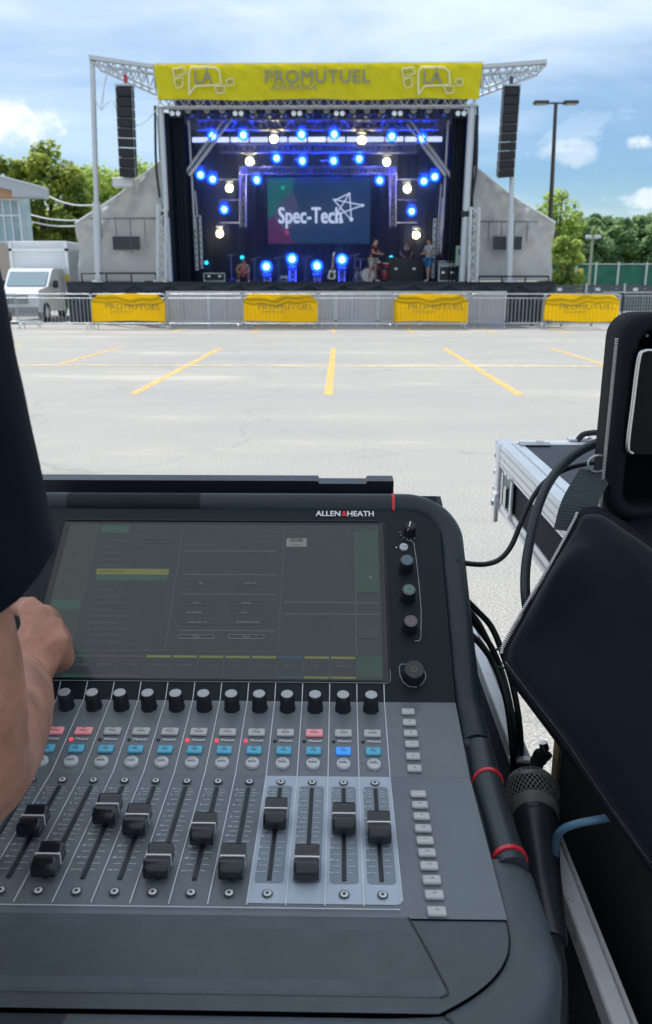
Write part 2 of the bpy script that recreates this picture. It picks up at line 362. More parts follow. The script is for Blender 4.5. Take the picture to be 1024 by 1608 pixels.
leaf_far = leaf_mat('leaves_far', (.13, .25, .12), (.34, .46, .20), .5)
bark = mat('bark', (.12, .09, .07), .9, bump=.5, bscale=6, dist=.03)
def tree(base, h, rx, label, lm, n=5000, leaf=.26, crown_lo=.15, ry=None, clumps=34, group=None, seed=1, gaps=1.0, name='broadleaf_tree', limbs=7, cone=0.0):
    rnd = random.Random(seed); b = V(base); ry = ry or rx
    t = thing(name, label, 'tree', b, group)
    tr = MB(); tr.tube([b + V((0, 0, -.1)), b + V((.05, 0, h * .25)), b + V((-.1, .05, h * .5)), b + V((.1, 0, h * .8))], [h * .035, h * .027, h * .02, h * .006], bark, 8)
    cz = h * (crown_lo + (1 - crown_lo) / 2); hz = h * (1 - crown_lo) / 2
    cl_ = []
    for i in range(clumps):
        while True:
            u = V((rnd.uniform(-1, 1), rnd.uniform(-1, 1), rnd.uniform(-1, 1)))
            if .15 < u.length < 1: break
        u = u.normalized() * (u.length ** .5) * .88
        k = 1 - cone * (u.z * .5 + .5)
        c = b + V((u.x * rx * k, u.y * ry * k, cz + u.z * hz))
        cl_.append((c, rnd.uniform(.26, .46) * min(rx, hz) * (1 - .5 * cone * (u.z * .5 + .5))))
    for c, r in cl_[:limbs]:
        tr.tube(bez([b + V((0, 0, h * .3)), b.lerp(c, .5) + V((0, 0, h * .22 * (1 - (c.z - b.z) / h))), c], 4), [h * .016] * 4 + [h * .012] * 4 + [h * .004], bark, 5)
    tr.build('trunk', t)
    cr = MB(); vs = []; fs = []
    for i in range(n):
        c, r = cl_[rnd.randrange(clumps)]
        d = V((rnd.gauss(0, 1), rnd.gauss(0, 1), rnd.gauss(0, 1))).normalized()
        p = c + V((d.x, d.y, d.z * .8)) * r * (rnd.random() ** .35) * gaps
        a = V((rnd.gauss(0, 1), rnd.gauss(0, 1), rnd.gauss(0, .6))).normalized(); q = a.cross(d + V((0, 0, .4))).normalized()
        s_ = leaf * rnd.uniform(.6, 1.3); k = len(vs)
        vs += [p - a * s_ * .5, p + q * s_ * .32, p + a * s_ * .5, p - q * s_ * .32]; fs.append((k, k + 1, k + 2, k + 3))
    cr.add(vs, fs, lm); cr.build('crown', t)
    return t
def tree_at(px, top, Y, rpx, label, lm, **k):
    c = at(px, 448, Y); z = at(px, top, Y).z; r = rpx * Y / 1300
    return tree((c.x, Y, 0), z, r, label, lm, **k)
tree_at(78, 212, 62, 68, 'tall dark green broadleaf tree towering behind the white truck', leaf_dark, n=15000, clumps=60, seed=3, crown_lo=.08, leaf=.42)
tree_at(2, 226, 58, 52, 'dark broadleaf tree behind the glazed building at the left', leaf_dark, n=9000, clumps=40, seed=4, leaf=.42, crown_lo=.08)
tree_at(172, 236, 75, 62, 'light green tree seen under the left speaker array', leaf_lime, n=7000, seed=5, leaf=.45, crown_lo=.06)
tree_at(234, 222, 80, 48, 'light green tree rising right beside the left stage wing', leaf_lime, n=6000, seed=6, leaf=.45, crown_lo=.06)
tree_at(130, 300, 70, 50, 'lower green tree between the tall dark tree and the left wing', leaf_dark, n=7000, seed=16, leaf=.45, crown_lo=.02)
tree_at(866, 298, 66, 38, 'thin pale tree with see-through crown behind the lamp post', leaf_lime, n=1500, seed=7, gaps=1.1, crown_lo=.38, leaf=.40, limbs=16, clumps=40)
tree_at(880, 362, 52, 30, 'rounded yellow green tree at the edge of the right wing', leaf_lime, n=5000, seed=8, leaf=.32, crown_lo=.05)
for i, (px, top, rp) in enumerate([(905, 345, 28), (925, 336, 24), (948, 340, 26), (972, 334, 22), (992, 340, 24), (1015, 334, 24), (1045, 338, 28), (1080, 330, 30), (885, 350, 25)]):
    tree_at(px, top - 6, 104 + (i % 3) * 5, rp + 12, ['bushy tree in the row beyond the court fence', 'narrow conifer in the row beyond the court fence'][i % 2],
            leaf_far, n=7000, seed=20 + i, leaf=.75, crown_lo=.0, group='tree row beyond the court fence', name='broadleaf_tree' if i % 2 == 0 else 'conifer_tree', cone=.55 * (i % 2), clumps=40)
for i, px in enumerate((20, 60, 100)):
    tree_at(px, 345, 66 + i, 34, 'low shrubby tree filling in below the tall dark trees', leaf_dark, n=3500, seed=60 + i, leaf=.45, crown_lo=0, group='shrubby trees under the tall dark trees', name='shrub_tree')

# ------------------------------------------------------------------ buildings, vehicles, fences
glass = mat('window_glass', (.30, .42, .46), .08, 0, .8, var=.3, vscale=.8)
fascia = mat('roof_fascia', (.44, .47, .50), .5); soffit = mat('wood_soffit', (.52, .30, .17), .6, var=.2, vscale=2)
def glazed_building():
    Y = 44; t = thing('glazed_building', 'glass fronted building with overhanging flat roof and timber soffit', 'building', (-19, Y, 0))
    P = lambda px, py, y=Y: (at(px, py, y).x, at(px, py, y).z)
    r = MB(); r.prism([P(-150, 238), P(75, 297), P(75, 312), P(31, 312), P(30, 302), P(-150, 262)], Y - 1.0, Y + .2, fascia)
    r.prism([P(-150, 236), P(75, 295.5), P(75, 297.5), P(-150, 239)], Y - 1.1, Y + .1, white_p); r.build('roof', t)
    so = MB(); so.prism([P(-150, 262), P(30, 302.3), P(31, 312), P(-150, 312)], Y - .6, Y + .15, soffit); so.build('soffit', t)
    (x1, zt), (_, z1), (x0, _) = P(32, 312), P(32, 382), P(-150, 312)
    wb = MB(); wb.box(((x0 + x1) / 2, Y + .6, z1 / 2), (x1 - x0, 1.6, z1), mat('render_wall', (.5, .42, .36), .8)); wb.build('wall', t)
    g = MB(); g.box(((x0 + x1) / 2, Y + .6, (zt + z1) / 2), (x1 - x0 - .05, 1.5, zt - z1 + .3), glass); g.build('window', t)
    f = MB()
    for i in range(16): f.box((x1 - .05 - i * .42, Y - .18, (zt + z1) / 2), (.07, .08, zt - z1 + .2), white_p)
    for z in (z1 + .05, z1 + (zt - z1) * .62, zt - .05): f.box(((x0 + x1) / 2, Y - .19, z), (x1 - x0, .07, .09), white_p)
    f.build('window_frame', t)
glazed_building()
rubber = mat('rubber', (.02, .02, .02), .8)
def wheel_on(t, c, r, wdt=.25, axis='x'):
    o = MB(); M = Matrix.Translation(V(c)) @ Matrix.Rotation(R(90), 4, 'Y')
    o.lathe([(r * .6, -wdt / 2), (r * .95, -wdt / 2), (r, -wdt * .35), (r, wdt * .35), (r * .95, wdt / 2), (r * .6, wdt / 2)], rubber, 20, M); w_ = o.build('wheel', t)
    h = MB(); h.lathe([(.05, -wdt * .52), (r * .55, -wdt * .5), (r * .6, -wdt * .3), (r * .6, wdt * .3), (r * .55, wdt * .5), (.05, wdt * .52)], alu, 16, M); h.build('rim', w_)
white_v = mat('vehicle_white', (.75, .76, .78), .3, coat=.5)
sky_tinted_glass = mat('sky_tinted_glass', (.22, .29, .33), .08, spec=.9)  # base colour lightened for the sky the glass mirrors
def box_truck():
    Y = 35.0
    xl, xr = at(2, 440, Y).x, at(96, 440, Y).x; zt = at(50, 388, Y).z
    t = thing('box_truck', 'white box truck with tall cargo body parked facing the lot', 'truck', ((xl + xr) / 2, Y, 0))
    b = MB(); b.box(((xl + xr) / 2, Y + 4.2, (zt + 1.0) / 2 + .2), (xr - xl, 6, zt - .8), white_v, bev=.05)
    b.build('cargo_box', t)
    e = MB()
    for x in (xl + .06, xr - .06): e.box((x, Y + 1.18, (zt + 1) / 2 + .2), (.12, .08, zt - .8), alu)
    e.box(((xl + xr) / 2, Y + 1.18, zt - .06), (xr - xl, .08, .12), alu); e.build('corner_post', t)
    cx0, cx1 = at(5, 440, Y - 1).x, at(74, 440, Y - 1).x; cz = at(40, 421, Y - 1).z; cm = (cx0 + cx1) / 2; hw = (cx1 - cx0) / 2
    c = MB()
    prof = [(Y - 2.2, .45), (Y - 2.2, 1.15), (Y - 2.05, 1.32), (Y - .95, 1.45), (Y - .35, cz - .08), (Y - .1, cz), (Y + 1.05, cz), (Y + 1.05, .45)]
    c.prism(prof, cm - hw, cm + hw, white_v, axes='yz'); c.build('cab', t)
    wsc = MB(); wsc.prism([(Y - 1.0, 1.47), (Y - .42, cz - .14), (Y - .38, cz - .16), (Y - .92, 1.45)], cm - hw * .88, cm + hw * .88, sky_tinted_glass, axes='yz', M=Matrix.Translation((0, -.03, .01))); wsc.build('windscreen', t)
    gr = MB(); gr.box((cm, Y - 2.22, .95), (hw * 1.1, .06, .32), black_plastic, bev=.02)
    for k in range(4): gr.box((cm, Y - 2.255, .85 + k * .07), (hw * 1.05, .02, .015), alu)
    gr.build('grille', t)
    bp = MB(); bp.box((cm, Y - 2.27, .55), (hw * 1.95, .16, .2), mat('bumper', (.2, .2, .21), .6), bev=.04); bp.build('bumper', t)
    for s in (-1, 1):
        h = MB(); h.box((cm + s * hw * .78, Y - 2.21, 1.0), (hw * .3, .06, .2), mat('lamp_glass', (.7, .75, .8), .1), bev=.03); h.build('headlight', t)
        m_ = MB(); m_.box((cm + s * (hw + .18), Y - .55, 1.55), (.2, .1, .32), black_plastic, bev=.04); m_.tube([(cm + s * (hw - .05), Y - .5, 1.5), (cm + s * (hw + .15), Y - .52, 1.5)], .02, black_plastic, 6); m_.build('mirror', t)
        for y in (Y - 1.35, Y + 5.6): wheel_on(t, (cm + s * (hw - .1), y, .42), .42)
    mk = MB(); mk.box((xr - .1, Y + 1.12, at(92, 436, Y).z), (.16, .05, .3), mat('marker_yellow', (.8, .55, .02), .4)); mk.build('marker_lamp', t)
box_truck()
def trailer():
    Y = 40; xl, xr = at(96, 440, Y).x, at(200, 440, Y).x; zt = at(110, 391, Y).z
    t = thing('cargo_trailer', 'pale grey trailer parked between the white truck and the left wing', 'trailer', ((xl + xr) / 2, Y + 2, 0))
    b = MB(); b.box(((xl + xr) / 2, Y + 2, (zt + .9) / 2), (xr - xl, 3, zt - .9), mat('trailer_skin', (.5, .53, .56), .45, var=.06), bev=.04)
    for i in range(5): b.box((xl + .6 + i * .7, Y + .485, (zt + .9) / 2), (.04, .02, zt - 1.1), alu)
    b.build('cargo_box', t)
    for dx in (.8, 2.2): wheel_on(t, (xl + dx, Y + 1.0, .4), .4)
trailer()
def power_line():
    t = thing('power_lines', 'pair of pale overhead wires sagging between glazed building and left wing', 'wires', at(30, 330, 50))
    for i, ((a, b)) in enumerate([((25, 330), (140, 345)), ((25, 340), (135, 354)), ((70, 305), (150, 322))]):
        p, q = at(*a, 50), at(*b, 46); o = MB(); o.tube([p.lerp(q, k / 8) - V((0, 0, .25 * math.sin(math.pi * k / 8))) for k in range(9)], .04, white_p, 5); o.build('wire', t)
power_line()
# lamp post
def lamp_post():
    Y = 37; b = at(860, 455, Y); tp = at(873, 161, Y); t = thing('lamp_post', 'tall dark twin headed lamp post behind the right stage wing', 'street lamp', (b.x, Y, 0))
    dk = mat('dark_bronze_paint', (.07, .06, .055), .5)
    o = MB(); o.tube([(b.x, Y, 0), (tp.x, Y, tp.z)], [.12, .075], dk, 10); o.build('pole', t)
    o = MB(); o.tube([(tp.x - .45, Y, tp.z - .02), (tp.x + .45, Y, tp.z - .02)], .04, dk, 6); o.build('cross_arm', t)
    for s in (-1, 1):
        o = MB(); o.box((tp.x + s * .62, Y, tp.z), (.62, .34, .13), dk, bev=.03); h = o.build('lamp_head', t)
        o = MB(); o.box((tp.x + s * .64, Y, tp.z - .075), (.44, .26, .03), mat('diffuser', (.6, .6, .58), .3)); h2 = o.build('diffuser', h)
    o = MB(); o.lathe([(.28, 0), (.28, .7), (.2, .74)], mat('concrete', (.4, .39, .37), .9, bump=.4, bscale=20), 14, Matrix.Translation((b.x, Y, 0))); o.build('concrete_base', t)
lamp_post()
def court_fence():
    Y = 58; x0, x1 = at(850, 440, Y).x, at(1090, 440, Y).x; zt, zb = at(950, 415, Y).z, at(950, 449, Y).z
    t = thing('court_fence', 'green mesh screened sports court fence with pale posts below trees', 'fence', ((x0 + x1) / 2, Y, 0))
    gm = mat('green_mesh', (.045, .20, .15), .8, alpha=.82, var=.2, vscale=.6)
    o = MB(); o.grid(lambda u, v: (x0 + (x1 - x0) * u, Y + .05 * math.sin(u * 60), .1 + (zt - .1) * v - .06 * abs(math.sin(u * math.pi * 6)) * v), 60, 4, gm); o.build('mesh_screen', t)
    for px in (903, 934, 969, 1013, 1057): 
        x = at(px, 440, Y).x; o = MB(); o.tube([(x, Y - .08, 0), (x, Y - .08, zt + .15)], .07, white_p, 8); o.build('post', t)
    o = MB(); o.tube([(x0, Y - .08, zt), (x1, Y - .08, zt)], .035, steel, 6); o.build('top_rail', t)
    x = at(911, 440, Y - .5).x; o = MB(); o.box((x, Y - .5, zt * .45), (.35, .2, zt * .88), mat('yellow_pad', (.75, .52, .08), .6), bev=.05)
    tag(o.build('post_padding'), 'yellow padded upright standing before the green court fence', 'post pad')
    xl = at(931, 372, Y - 1).x; zz = at(931, 372, Y - 1).z
    t2 = thing('flood_light_pole', 'slim pale floodlight pole standing at the green court fence', 'light pole', (xl, Y - 1, 0))
    o = MB(); o.tube([(xl, Y - 1, 0), (xl, Y - 1, zz)], [.12, .08], mat('weathered_wood', (.42, .42, .36), .8), 8); o.build('pole', t2)
    for s in (-1, 1):
        o = MB(); o.box((xl + s * .3, Y - 1.1, zz), (.4, .25, .22), white_p, bev=.04); o.build('flood_lamp', t2)
    o = MB(); o.tube([(xl - .4, Y - 1, zz - .15), (xl + .4, Y - 1, zz - .15)], .03, steel, 5); o.build('cross_arm', t2)
court_fence()
def board_fence():
    Y = 48; x0, x1 = at(800, 460, Y).x, at(1100, 460, Y).x; zt = at(950, 448, Y).z
    t = thing('board_fence', 'dark grey board fence with small white notices along its top', 'fence', ((x0 + x1) / 2, Y, 0))
    dk = mat('dark_board', (.10, .105, .12), .75, var=.2, vscale=3)
    n = 5
    for i in range(n):
        a = x0 + (x1 - x0) * i / n; b = x0 + (x1 - x0) * (i + 1) / n; o = MB()
        for k in range(7): o.box(((a + b) / 2, Y, .14 + k * zt / 7), (b - a - .12, .05, zt / 7 - .03), dk)
        o.build('board_panel', t)
    for i in range(n + 1):
        x = x0 + (x1 - x0) * i / n; o = MB(); o.box((x, Y - .02, (zt + .1) / 2), (.1, .12, zt + .1), steel); o.build('post', t)
    for px in (879, 939, 998):
        c = at(px, 454.5, Y - .05); o = MB(); o.box(c, (.27, .02, .17), white_p); o.build('notice', t)
board_fence()
# person-sized low black block wall + railing behind the right barrier
def low_railing():
    Y = 31.5; t = thing('black_railing', 'low black tube railing running behind the right yellow banner', 'railing', (at(870, 480, Y).x, Y, 0))
    bk = black_plastic; x0, x1 = at(790, 480, Y).x, at(978, 480, Y).x; zt = at(900, 461, Y).z
    o = MB()
    for z in (zt, .15): o.tube([(x0, Y, z), (x1, Y, z)], .035, bk, 6)
    o.build('rail', t)
    for i in range(5):
        x = x0 + (x1 - x0) * i / 4; o = MB(); o.tube([(x, Y, 0), (x, Y, zt)], .04, bk, 6); o.build('post', t)
low_railing()

# ================================================================== STAGE
SX, SY, DZ = -.88, 33.0, 1.62      # centre, front line, deck height
XL, XR = at(105, 443, SY).x, at(872, 443, SY).x
BL, BR = at(243, 100, SY).x, at(757, 100, SY).x
def stage():
    t = thing('concert_stage', 'large mobile concert stage with truss roof, black drapes and grey side wings', 'stage', (SX, SY + 4, 0))
    o = MB(); o.box(((XL + XR) / 2, SY + 4.0, DZ - .1), (XR - XL, 8.0, .2), mat('deck_ply', (.05, .05, .055), .6, var=.3, vscale=3)); o.build('deck', t)
    def skirt(u, v):
        x = XL + (XR - XL) * u; f = .05 * math.sin(x * 7 + math.sin(x * 1.3) * 3) * (1.1 - v) + .03 * math.sin(x * 17)
        return (x, SY - .06 + f, .05 + (DZ - .03) * v - (.04 * abs(math.sin(x * 1.2))) * (v > .9) * 0)
    o = MB(); o.grid(skirt, 300, 6, mat('skirt_cloth', (.035, .042, .055), .75, bump=.5, bscale=5, dist=.03)); o.build('skirt', t)
    # swags along the skirt's top edge
    o = MB()
    for i in range(14):
        a = XL + (XR - XL) * i / 14; b = XL + (XR - XL) * (i + 1) / 14
        o.grid(lambda u, v, a=a, b=b: (a + (b - a) * u, SY - .12 - .03 * math.sin(v * 9 + u * 3) - .02 * math.sin(u * 21), DZ - .02 - v * (.12 + .28 * math.sin(math.pi * u))), 12, 5, MATS['skirt_cloth'])
    o.build('skirt_swag', t)
    for x in [XL + .3 + k * (XR - XL - .6) / 7 for k in range(8)]:
        o = MB(); o.box((x, SY + 1, (DZ - .2) / 2), (.1, .1, DZ - .2), steel); o.build('deck_leg', t)
    # back and side drapes
    D = black_cloth; x0, x1 = at(262, 300, SY + 7).x - .3, at(738, 300, SY + 7).x + .3; zt = 9.0
    def back(u, v):
        x = x0 + (x1 - x0) * u; return (x, SY + 7.2 + .09 * math.sin(x * 9) + .05 * math.sin(x * 23), DZ + (zt - DZ) * v)
    o = MB(); o.grid(back, 160, 2, D, thick=(0, .1, 0)); o.build('back_drape', t)
    for s, x in ((-1, BL + .30), (1, BR - .36)):
        def side(u, v, x=x, s=s): return (x + s * .1 + .09 * math.sin(u * 60), SY + .6 + 6.5 * u, DZ + (7.9 - DZ) * v)
        o = MB(); o.grid(side, 90, 2, D, thick=(s * .12, 0, 0)); o.build('side_drape', t)
        for k in range(3):     # leg drapes on each side, stepped in
            xa = x - s * .02; o = MB()
            o.grid(lambda u, v, xa=xa, k=k, s=s: (xa - s * u * (.50 - .16 * k), SY + 1.0 + k * 2.2 + .06 * math.sin(u * 22), DZ + (7.9 - DZ) * v), 24, 2, D, thick=(0, .1, 0)); o.build('leg_drape', t)
    # roof
    zr = at(500, 102, SY).z
    o = MB(); o.prism([(SY - .2, zr - .05), (SY + 7.6, zr - .9), (SY + 7.6, zr - 1.0), (SY - .2, zr - .2)], BL, BR, mat('roof_panel', (.05, .06, .07), .7), axes='yz'); o.build('roof', t)
    o = MB(); o.box(((BL + BR) / 2, SY - .1, zr + .0), (BR - BL, .24, .07), white_p); o.build('roof_edge', t)
    # front truss just under the banner
    zf = at(500, 160, SY).z; a = at(246, 160, SY).x; b = at(750, 160, SY).x
    o = MB(); truss(o, (a, SY + .1, zf), (b, SY + .1, zf), .34, .32, truss_m, 44, r=.035); o.build('front_truss', t)
    # front posts (leaning slightly as in a folded-out roof)
    for (p, q, r) in (((251, 166), (266, 441), .12), ((742, 166), (727, 420), .14)):
        P, Q = at(*p, SY), at(*q, SY); o = MB(); o.tube([(P.x, SY + .1, P.z), (Q.x, SY + .1, DZ)], r, truss_m, 10); po = o.build('roof_post', t)
        c = MB(); m_ = V((P.x, SY + .1, P.z)).lerp(V((Q.x, SY + .1, DZ)), .6); c.box(m_, (.36, .3, .22), black_plastic, bev=.03); c.build('post_lock', po)
        cb = MB(); cb.tube(bez([(P.x - .18 * (1 if P.x < 0 else -1), SY, P.z), (P.x - .25 * (1 if P.x < 0 else -1), SY - .05, P.z - 2), (m_.x - .2 * (1 if P.x < 0 else -1), SY, m_.z + .6)], 6), .05, black_plastic, 5); cb.build('cable_loom', t)
    # upright ladders of truss at both sides
    for px, top in ((256, 322), (745, 326)):
        P = at(px, top, SY - .05); Q = at(px - (0 if px < 500 else 4), 440, SY - .05)
        o = MB(); truss(o, (Q.x, SY - .2, DZ), (P.x, SY - .2, P.z), .32, .32, white_p, 9, r=.035, up=(1, 0, 0)); o.build('ladder_truss', t)
    # slim inner posts and white lifting columns
    for px, tp, bt, r in ((296, 190, 360, .05), (704, 190, 362, .05), (306, 300, 340, .03), (693, 290, 345, .03)):
        P, Q = at(px, tp, SY + 1.5), at(px, bt, SY + 1.5); o = MB(); o.tube([(P.x, SY + 1.5, P.z), (P.x + (.06 if px < 500 else -.06), SY + 1.5, Q.z)], r, truss_m, 8); o.build('inner_post', t)
    for px, tp, bt, w_ in ((306, 338, 425, .14), (314, 338, 422, .10), (683, 343, 437, .13), (689, 345, 400, .08)):
        P, Q = at(px, tp, SY + 1.7), at(px, bt, SY + 1.7); o = MB(); o.box((P.x, SY + 1.7, (P.z + Q.z) / 2), (w_, .14, P.z - Q.z), mat('column_white', (.55, .58, .62), .5), bev=.02)
        for k in range(9): o.box((P.x, SY + 1.62, Q.z + (P.z - Q.z) * (k + .5) / 9), (w_ * .5, .03, .05), black_plastic)
        o.build('lifting_column', t)
    # diagonal rams
    for pts in (((285, 280), (352, 188)), ((297, 276), (366, 184)), ((712, 282), (645, 190)), ((700, 276), (640, 196))):
        P, Q = at(*pts[0], SY + 1.2), at(*pts[1], SY + 2.4); o = MB(); m_ = P.lerp(Q, .6)
        o.tube([P, m_], .075, truss_m, 8); o.tube([m_, Q], .05, alu, 8); o.build('roof_ram', t)
    # narrow daylight gap in the right drapes, painted as a pale strip
    o = MB(); P = at(694, 310, SY + 6.9); Q = at(692, 402, SY + 6.9)
    o.prism([(P.x - .02, P.z), (P.x + .2, P.z - .1), (P.x + .18, Q.z + 1), (Q.x, Q.z), (Q.x - .1, Q.z + .6)], SY + 6.9, SY + 6.96, mat('painted_daylight_gap', (.85, .87, .85), .7)); o.build('painted_daylight_gap', t)
    # internal trusses
    for (xa, ya, xb, yb, dy, hh) in ((308, 196, 690, 196, 2.5, .36), (345, 233, 655, 233, 5.0, .34), (378, 268, 622, 268, 5.6, .30)):
        A, B = at(xa, ya, SY + dy), at(xb, yb, SY + dy); o = MB(); truss(o, A, B, .3, hh, truss_in, 36, r=.03); o.build('lighting_truss', t)
    for px in (382, 617):
        A, B = at(px, 262, SY + 5.6), at(px, 357, SY + 5.6); o = MB(); truss(o, B, A, .28, .28, truss_in, 9, r=.03, up=(1, 0, 0)); o.build('tower_truss', t)
    for y in (282, 314, 350):
        for s, xa, xb in ((1, 345, 378), (-1, 622, 655)):
            A, B = at(xa, y, SY + 5.6), at(xb, y, SY + 5.6); o = MB(); o.tube([A, B], .035, truss_m, 6); o.build('outrigger_pipe', t)
    # pale roof strip between the trusses, its glow standing in for daylight
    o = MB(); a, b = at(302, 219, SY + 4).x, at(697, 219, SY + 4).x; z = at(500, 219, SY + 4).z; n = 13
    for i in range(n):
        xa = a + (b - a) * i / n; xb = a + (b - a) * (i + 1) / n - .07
        o.box(((xa + xb) / 2, SY + 4, z), (xb - xa, .1, .20), mat('roof_strip_glow', (.85, .88, .9), .35, emit=(.75, .88, 1.0), estr=.75), bev=.03)
    o.build('glowing_roof_strip', t)
    for px in (435, 510, 560, 470):
        A = at(px, 250 if px != 510 else 252, SY + 5.3); o = MB(); o.box(A, (.45, .08, .06), truss_m); o.build('hanging_clamp', t)
    # side wings
    def wing(pts, name, folds, label=None):
        # pts: outline in the photo, gable shape: outer-low, outer-eave, inner-top, inner-low
        (ox, ob), (ex, ey), (ix, iy), (jx, jb) = pts
        O, E_, I, J = at(ox, ob, SY + 1.0), at(ex, ey, SY + 1.0), at(ix, iy, SY + .4), at(jx, jb, SY + .4)
        def fn(u, v):
            lo = O.lerp(J, u); hi = E_.lerp(I, u); p = lo.lerp(hi, v)
            f = .16 * math.sin(u * 9 + v * 3) * math.sin(v * 3.1) + .10 * math.sin(u * 15 - v * 9) * (.4 + v) + .05 * math.sin((u * 1.6 + v) * 25) * v + .05 * noise.noise((u * 5, v * 4, 1.3)) + .10 * max(0, math.sin(u * 3.1 + v * 1.2) ) * math.sin((u - .55) * 38 * (1.2 - v)) * v * .5
            sag = -.12 * math.sin(u * math.pi) * v ** 6
            return (p.x, p.y + f, p.z + sag)
        o = MB(); o.grid(fn, 90, 50, grey_tarp, thick=(0, .02, 0)); w_ = o.build(name, t)
        e = MB(); e.tube([E_ + V((0, -.05, 0)), E_.lerp(I, .5) + V((0, -.05, -.12)), I + V((0, -.05, 0))], .05, white_p, 6); e.build('hem', w_)
        return fn, w_
    fnL, wl = wing(((124, 441), (119, 351), (252, 254), (263, 441)), 'side_wing', 1)
    fnR, wr = wing(((866, 441), (871, 350), (745, 262), (738, 441)), 'side_wing', 1)
    for (x0_, x1_, w_, seam) in ((175, 219, wl, (140, 245, 343)), (776, 820, wr, (752, 845, 348))):
        A = at(x0_, 371, SY + .3); B = at(x1_, 392, SY + .3); o = MB(); o.box(((A.x + B.x) / 2, SY + .45, (A.z + B.z) / 2), (B.x - A.x, .05, A.z - B.z), mat('vent_mesh', (.06, .07, .085), .9)); o.build('vent_window', w_)
        A, B = at(seam[0], seam[2], SY + .4), at(seam[1], seam[2], SY + .4); o = MB(); o.tube([A, B], .03, mat('seam_grey', (.16, .17, .19), .8), 5)
        for k in range(4):
            P = A.lerp(B, (k + .8) / 4.6); o.tube([P, P - V((0, 0, .75 if k != 2 else 1.3))], .02, MATS['seam_grey'], 4)
        o.build('strap_seam', w_)
    # wing hand rails at deck level
    for xa, xb, z0 in ((128, 245, 429), (752, 862, 434)):
        A, B = at(xa, z0, SY - .1), at(xb, z0, SY - .1); o = MB(); o.tube([A, B], .035, black_plastic, 6)
        for k in range(4): P = A.lerp(B, k / 3); o.tube([P, (P.x, P.y, DZ)], .03, black_plastic, 6)
        o.build('hand_rail', t)
    # roof wings carrying the line arrays
    for (ox, oy, ix, iy, s) in ((142, 90, 243, 104, -1), (857, 97, 757, 104, 1)):
        O, I = at(ox, oy, SY), at(ix, iy, SY); zi2 = at(ix - s * 0, 140, SY).z
        o = MB(); o.prism([(O.x, O.z + .04), (I.x, I.z + .02), (I.x, I.z - .10), (O.x, O.z - .1)], SY - .2, SY + .05, mat('wing_panel', (.6, .63, .66), .45)); 
        o.prism([(O.x, O.z + .02), (I.x, I.z + .02), (I.x, I.z - .06), (O.x, O.z - .04)], SY + 1.1, SY + 1.3, MATS['wing_panel'])
        wg = o.build('roof_wing', t); o = MB()
        for y in (SY - .1, SY + 1.2):
            p0 = V((O.x, y, O.z - .15)); p1 = V((I.x + s * .1, y, zi2)); o.tube([p0, p1], .045, truss_m, 6); o.tube([V((I.x, y, I.z)), V((I.x, y, zi2))], .05, truss_m, 6)
            for k in range(1, 8):
                a_ = V((O.x, y, O.z - .08)).lerp(V((I.x, y, I.z - .08)), k / 8); b_ = p0.lerp(p1, (k - .5) / 8); c_ = p0.lerp(p1, (k + .5) / 8)
                o.tube([a_, b_], .025, truss_m, 4); o.tube([a_, c_], .025, truss_m, 4)
        for k in range(0, 9, 2):
            a_ = V((O.x, SY - .1, O.z - .1)).lerp(V((I.x, SY - .1, I.z - .1)), k / 8); o.tube([a_, a_ + V((0, 1.3, 0))], .03, truss_m, 5)
        o.box(V((O.x, SY, O.z)).lerp(V((I.x, SY, I.z)), .5), (.2, .3, .9), alu) if False else None
        o.build('wing_bracing', wg)
    # tall outer poles under the wings
    for (a_, b_, w0) in (((145, 96), (155, 441), .10), ((808, 150), (799, 441), .09)):
        P, Q = at(*a_, SY), at(*b_, SY); L0 = V((P.x, SY, P.z)); L1 = V((Q.x, SY, DZ)); o = MB(); m_ = L0.lerp(L1, .62)
        o.tube([L0, m_], w0, truss_m, 10); o.tube([m_, L1], w0 * 1.5, truss_m, 10); o.lathe([(.3, 0), (.3, .05), (.12, .1)], steel, 12, Matrix.Translation(L1)); o.build('wing_pole', t)
    # loose cables under the left roof wing
    for pts in (((170, 110), (158, 170), (176, 158), (192, 190), (222, 195), (250, 168)), ((146, 110), (148, 150), (160, 172), (164, 130), (170, 112))):
        o = MB(); o.tube(bez([at(*p, SY - .1) for p in pts], 6), .016, white_p, 5); o.build('loose_cable', t)
    o = MB(); o.box(at(195, 287, SY + .3), (.8, .5, .35), white_p, bev=.05); o.build('counterweight', t)
    o = MB(); A, B = at(388, 395, SY), at(440, 441, SY); 
    return t
STAGE = stage()
